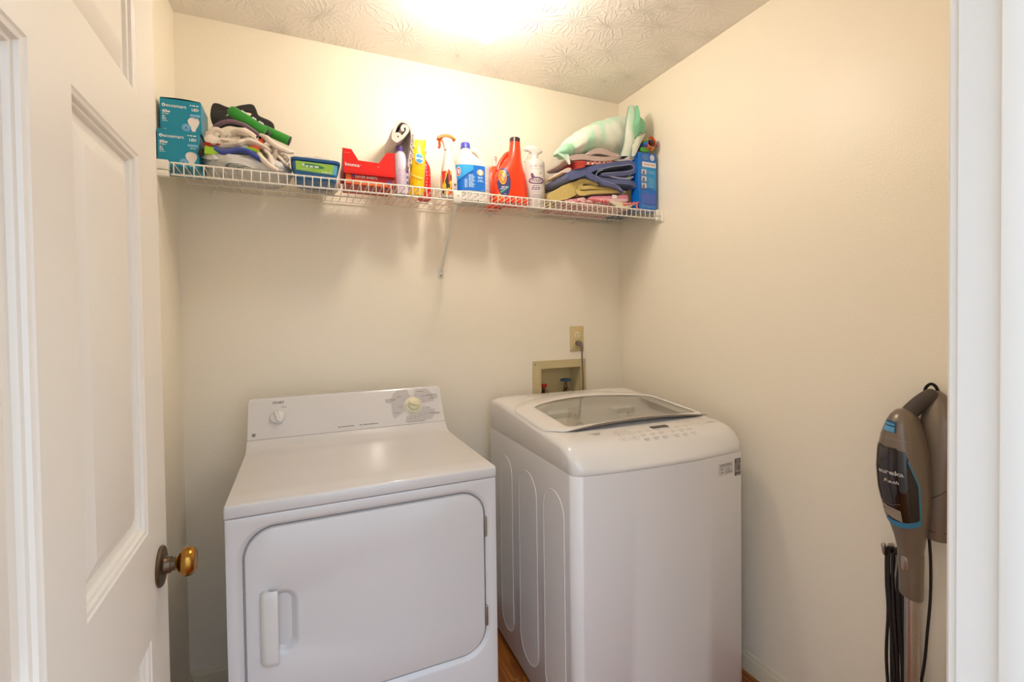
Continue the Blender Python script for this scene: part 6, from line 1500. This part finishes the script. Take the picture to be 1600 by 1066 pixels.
def vpatch(th0, th1, z0, z1, d, nt=16, nz=14, thick=0.0):
    V = []; F = []
    for j in range(nz + 1):
        for i in range(nt + 1):
            s = i / nt; t = j / nz
            a = th0(t) + (th1(t) - th0(t)) * s; z = z0(s) + (z1(s) - z0(s)) * t
            V.append(vs(a, z, d))
    for j in range(nz):
        for i in range(nt): o_ = j * (nt + 1) + i; F.append((o_, o_ + 1, o_ + nt + 2, o_ + nt + 1))
    return V, F
win = VC.part('window', vpatch(lambda t: -1.25, lambda t: 0.95 - 0.45 * max(0, t - 0.55) / 0.45, lambda s: 0.826 - 0.016 * (1 - (2 * s - 1) ** 2), lambda s: 1.006 - 0.012 * s, 0.0012), M_SMOKE, fixn=False)
VC.part('blue_trim', vpatch(lambda t: -1.28, lambda t: 1.02, lambda s: 0.812 - 0.017 * (1 - (2 * s - 1) ** 2), lambda s: 0.826 - 0.017 * (1 - (2 * s - 1) ** 2), 0.0022, 16, 2), M_CYAN, of=win, fixn=False)
VC.part('blue_trim', vpatch(lambda t: 0.95 - 0.38 * max(0, t - 0.6) / 0.4, lambda t: 1.03 - 0.40 * max(0, t - 0.6) / 0.4, lambda s: 0.818, lambda s: 0.972, 0.0022, 2, 14), M_CYAN, of=win, fixn=False)
VC.part('dust_cup', vpatch(lambda t: -0.80, lambda t: 0.18, lambda s: 0.862 - 0.008 * (1 - (2 * s - 1) ** 2), lambda s: 1.0, 0.0028, 8, 10), mat('smoked_cup', '#231614', rough=0.08, coat=0.6, var=0.2, vscale=12), of=win, fixn=False)
VC.part('cup_seam', vpatch(lambda t: -0.82, lambda t: 0.20, lambda s: 0.859 - 0.008 * (1 - (2 * s - 1) ** 2), lambda s: 0.8605 - 0.008 * (1 - (2 * s - 1) ** 2), 0.0034, 10, 1), M_VAC, of=win, fixn=False)
VC.part('info_sticker', vpatch(lambda t: -0.72, lambda t: 0.16, lambda s: 0.822 - 0.011 * s, lambda s: 0.850 - 0.009 * s, 0.003, 8, 3), mat('beige_sticker', '#A1907F', rough=0.4, var=0.05), of=win, fixn=False)
def vtext(s, size, th, z, m, nm, bold=0.0003, wid=1.0, shear=0):
    t = text2d(s, size, bold=bold, wid=wid, shear=shear)
    return VC.part(nm, flat(t, lambda a, b: vs(th + a / 0.052, z + b, 0.0042)), m, of=win, smooth=False, fixn=False)
vtext('eureka', 0.0155, -0.06, 0.937, mat('silver_letters', '#B9B6B2', rough=0.4, var=0.02), 'lettering', 0.0004, 1.15)
vtext('F ash', 0.0115, -0.04, 0.914, mat('silver_letters', '#B9B6B2'), 'lettering', 0.0003, 1.15, 0.2)
VC.part('lettering', flat(poly2([(-0.004, 0.006), (0.000, 0.001), (-0.002, 0.001), (0.002, -0.005), (0.0008, 0.0), (0.003, 0.0)]), lambda a, b: vs(-0.04 + (a - 0.0065) / 0.052, 0.914 + b, 0.0042)), mat('yellow_bolt', '#C89A2A', rough=0.4, var=0.02), of=win, smooth=False, fixn=False)
VC.part('sticker_print', flat(bars([(-0.018, 0.012, 0.002, 0.0012), (-0.022, -0.016, -0.005, 0.005)]), lambda a, b: vs(-0.28 + a / 0.052, 0.836 + b - a * 0.2, 0.0038)), M_VACD, of=win, smooth=False, fixn=False)
VC.part('top_plate', vpatch(lambda t: -1.0, lambda t: 0.75, lambda s: 1.026 - 0.008 * s, lambda s: 1.028 - 0.008 * s, 0.0012, 10, 1), mat('pale_taupe_edge', '#8A7B6C', rough=0.3, var=0.03), of=vbody, fixn=False)
sw_ = VC.part('switch_frame', vpatch(lambda t: -0.62, lambda t: 0.13, lambda s: 1.040 - 0.003 * s, lambda s: 1.068 - 0.003 * s, 0.0014, 6, 5), mat('deep_blue_slot', '#1E4F7C', rough=0.4, var=0.05), of=vbody, label='blue sliding switch', fixn=False)
VC.part('switch_slider', vpatch(lambda t: -0.55, lambda t: 0.06, lambda s: 1.041 - 0.003 * s, lambda s: 1.054 - 0.003 * s, 0.0026, 6, 3), mat('switch_sky', '#5B9EC4', rough=0.35, var=0.03), of=vbody, fixn=False)
VC.part('switch_slider', vpatch(lambda t: -0.55, lambda t: 0.06, lambda s: 1.058 - 0.003 * s, lambda s: 1.063 - 0.003 * s, 0.0045, 6, 2), mat('switch_sky', '#5B9EC4'), of=vbody, fixn=False)
# grip rising to the back, rear motor canister
hp = [(-0.088, -1.318, 1.070), (-0.076, -1.326, 1.090), (-0.058, -1.338, 1.112), (-0.040, -1.350, 1.128), (-0.030, -1.356, 1.134)]
VC.part('grip', tube(smooth_path(hp, 5), 0.017, 16, radii=[0.019] * 16 + [0.018, 0.017, 0.015, 0.012, 0.006]), M_VACD)
cnp = [(0.762, -0.052, -1.368, 0.006, 0.010), (0.770, -0.050, -1.367, 0.028, 0.030), (0.790, -0.047, -1.366, 0.034, 0.034), (0.865, -0.045, -1.367, 0.037, 0.039), (0.95, -0.045, -1.370, 0.040, 0.045), (1.02, -0.044, -1.372, 0.038, 0.046), (1.07, -0.040, -1.370, 0.033, 0.040), (1.105, -0.034, -1.364, 0.025, 0.029), (1.130, -0.030, -1.358, 0.018, 0.018), (1.142, -0.029, -1.354, 0.010, 0.009)]
can = VC.part('motor_canister', loft([[(p[0], p[1], z) for p in circ(cx, cy, rx, 32, ry, 2.6)] for z, cx, cy, rx, ry in cnp]), M_VAC)
VC.part('canister_seam', tube(smooth_path([(-0.0835, -1.350, 0.865), (-0.0835, -1.375, 0.880), (-0.074, -1.400, 0.905), (-0.055, -1.413, 0.92)], 5), 0.0012, 6), M_VACD, of=can)
VC.part('canister_seam', tube(smooth_path([(-0.078, -1.345, 0.792), (-0.082, -1.365, 0.793), (-0.072, -1.392, 0.795), (-0.05, -1.402, 0.797)], 5), 0.0014, 6), M_VACD, of=can)
VC.part('hanging_loop', tube(smooth_path([(-0.034, -1.333, 1.132), (-0.033, -1.336, 1.148), (-0.031, -1.346, 1.158), (-0.029, -1.356, 1.150), (-0.028, -1.362, 1.128)], 5), 0.0038, 8), M_DARK)
# lower neck, button, tube and floor head
VC.part('lower_collar', loft([[(p[0], p[1], z + (p[1] + 1.33) * 0.2) for p in circ(-0.090, -1.332, rx, 32, ry, 2.2)] for z, rx, ry in ((0.612, 0.0215, 0.0235), (0.616, 0.0225, 0.0245), (0.700, 0.0235, 0.0255), (0.728, 0.0238, 0.0255))]), M_VAC)
VC.part('release_button', loft([[(-0.1115 - d, -1.329 - p[0], 0.700 + p[1]) for p in rrect(-0.008 + i, 0.008 - i, -0.020 + i, 0.020 - i, 0.007, 5)] for i, d in ((0, 0.0), (0, 0.0025), (0.002, 0.0038))]), mat('silver_button', '#B0A498', rough=0.25, metal=0.8, var=0.04))
VC.part('steel_tube', tube([(-0.090, -1.333, 0.64), (-0.093, -1.336, 0.30), (-0.096, -1.339, 0.06)], 0.0155, 24), M_STEEL)
VC.part('floor_head', cat(loft([[(p[0], p[1], z) for p in rrect(-0.20 + i, -0.02 - i, -1.40 + i, -1.29 - i, 0.03)] for z, i in ((0.006, 0.004), (0.012, 0.0), (0.035, 0.0), (0.052, 0.012), (0.058, 0.03))]), tube([(-0.096, -1.339, 0.10), (-0.096, -1.339, 0.045)], 0.022, 16)), M_VAC)
# hook with the wound cable
HK = Thing('wall_hook', 'small grey metal hook on the right wall holding black cable', 'hook', (-0.001, -1.24, 0.68))
HK.part('hook_body', tube(smooth_path([(-0.001, -1.240, 0.672), (-0.012, -1.240, 0.664), (-0.028, -1.240, 0.664), (-0.036, -1.240, 0.676), (-0.036, -1.240, 0.692)], 5), 0.0045, 10, radii=None, flat=1.0), M_STEEL)
HK.part('hook_plate', loft([[(-d, -1.240 + p[0], 0.676 + p[1]) for p in circ(0, 0, 0.009 - i, 16, 0.016 - i)] for i, d in ((0, 0.0003), (0, 0.003), (0.001, 0.004))]), M_STEEL)
HK.part('hook_tip', blob((-0.036, -1.240, 0.690), (0.006, 0.006, 0.009), 1, 2, 0.0), M_STEEL)
M_BCORD = mat('black_cable_rubber', '#16110F', rough=0.35, var=0.1)
VCC = Thing('vacuum_cable', 'black cable wound in long loops on the wall hook', 'cable', (-0.03, -1.27, 0.30))
for k, (ya, yb, zt_, zb_, xo) in enumerate(((-1.238, -1.268, 0.683, 0.15, -0.018), (-1.243, -1.285, 0.689, 0.10, -0.026), (-1.250, -1.292, 0.692, 0.20, -0.030), (-1.256, -1.300, 0.690, 0.12, -0.022), (-1.262, -1.303, 0.684, 0.17, -0.034))):
    pth = [(xo, (ya + yb) / 2 + 0.008, zt_), (xo, ya - 0.0, zt_ - 0.018), (xo, ya + 0.000, zt_ - 0.10), (xo, ya - 0.004 - 0.006 * (k % 2), 0.50), (xo, ya - 0.012 * (k > 0), 0.36), (xo, (ya * 0.6 + yb * 0.4), zb_ + 0.04), (xo, (ya + yb) / 2, zb_), (xo - 0.006, (ya * 0.4 + yb * 0.6), zb_ + 0.04), (xo - 0.008, yb, 0.34), (xo - 0.008, yb + 0.010, 0.50), (xo - 0.008, yb + 0.012, 0.60), (xo - 0.004, yb + 0.010, zt_ - 0.02)]
    VCC.part('loop', tube(smooth_path(pth, 6, True), 0.0041, 8, closed=True), M_BCORD)
VCC.part('lead', tube(smooth_path([(-0.052, -1.352, 0.768), (-0.044, -1.352, 0.70), (-0.036, -1.348, 0.60), (-0.033, -1.340, 0.50), (-0.032, -1.334, 0.42), (-0.030, -1.322, 0.33), (-0.028, -1.310, 0.22), (-0.028, -1.295, 0.17), (-0.028, -1.275, 0.15)], 6), 0.0036, 8), M_BCORD)
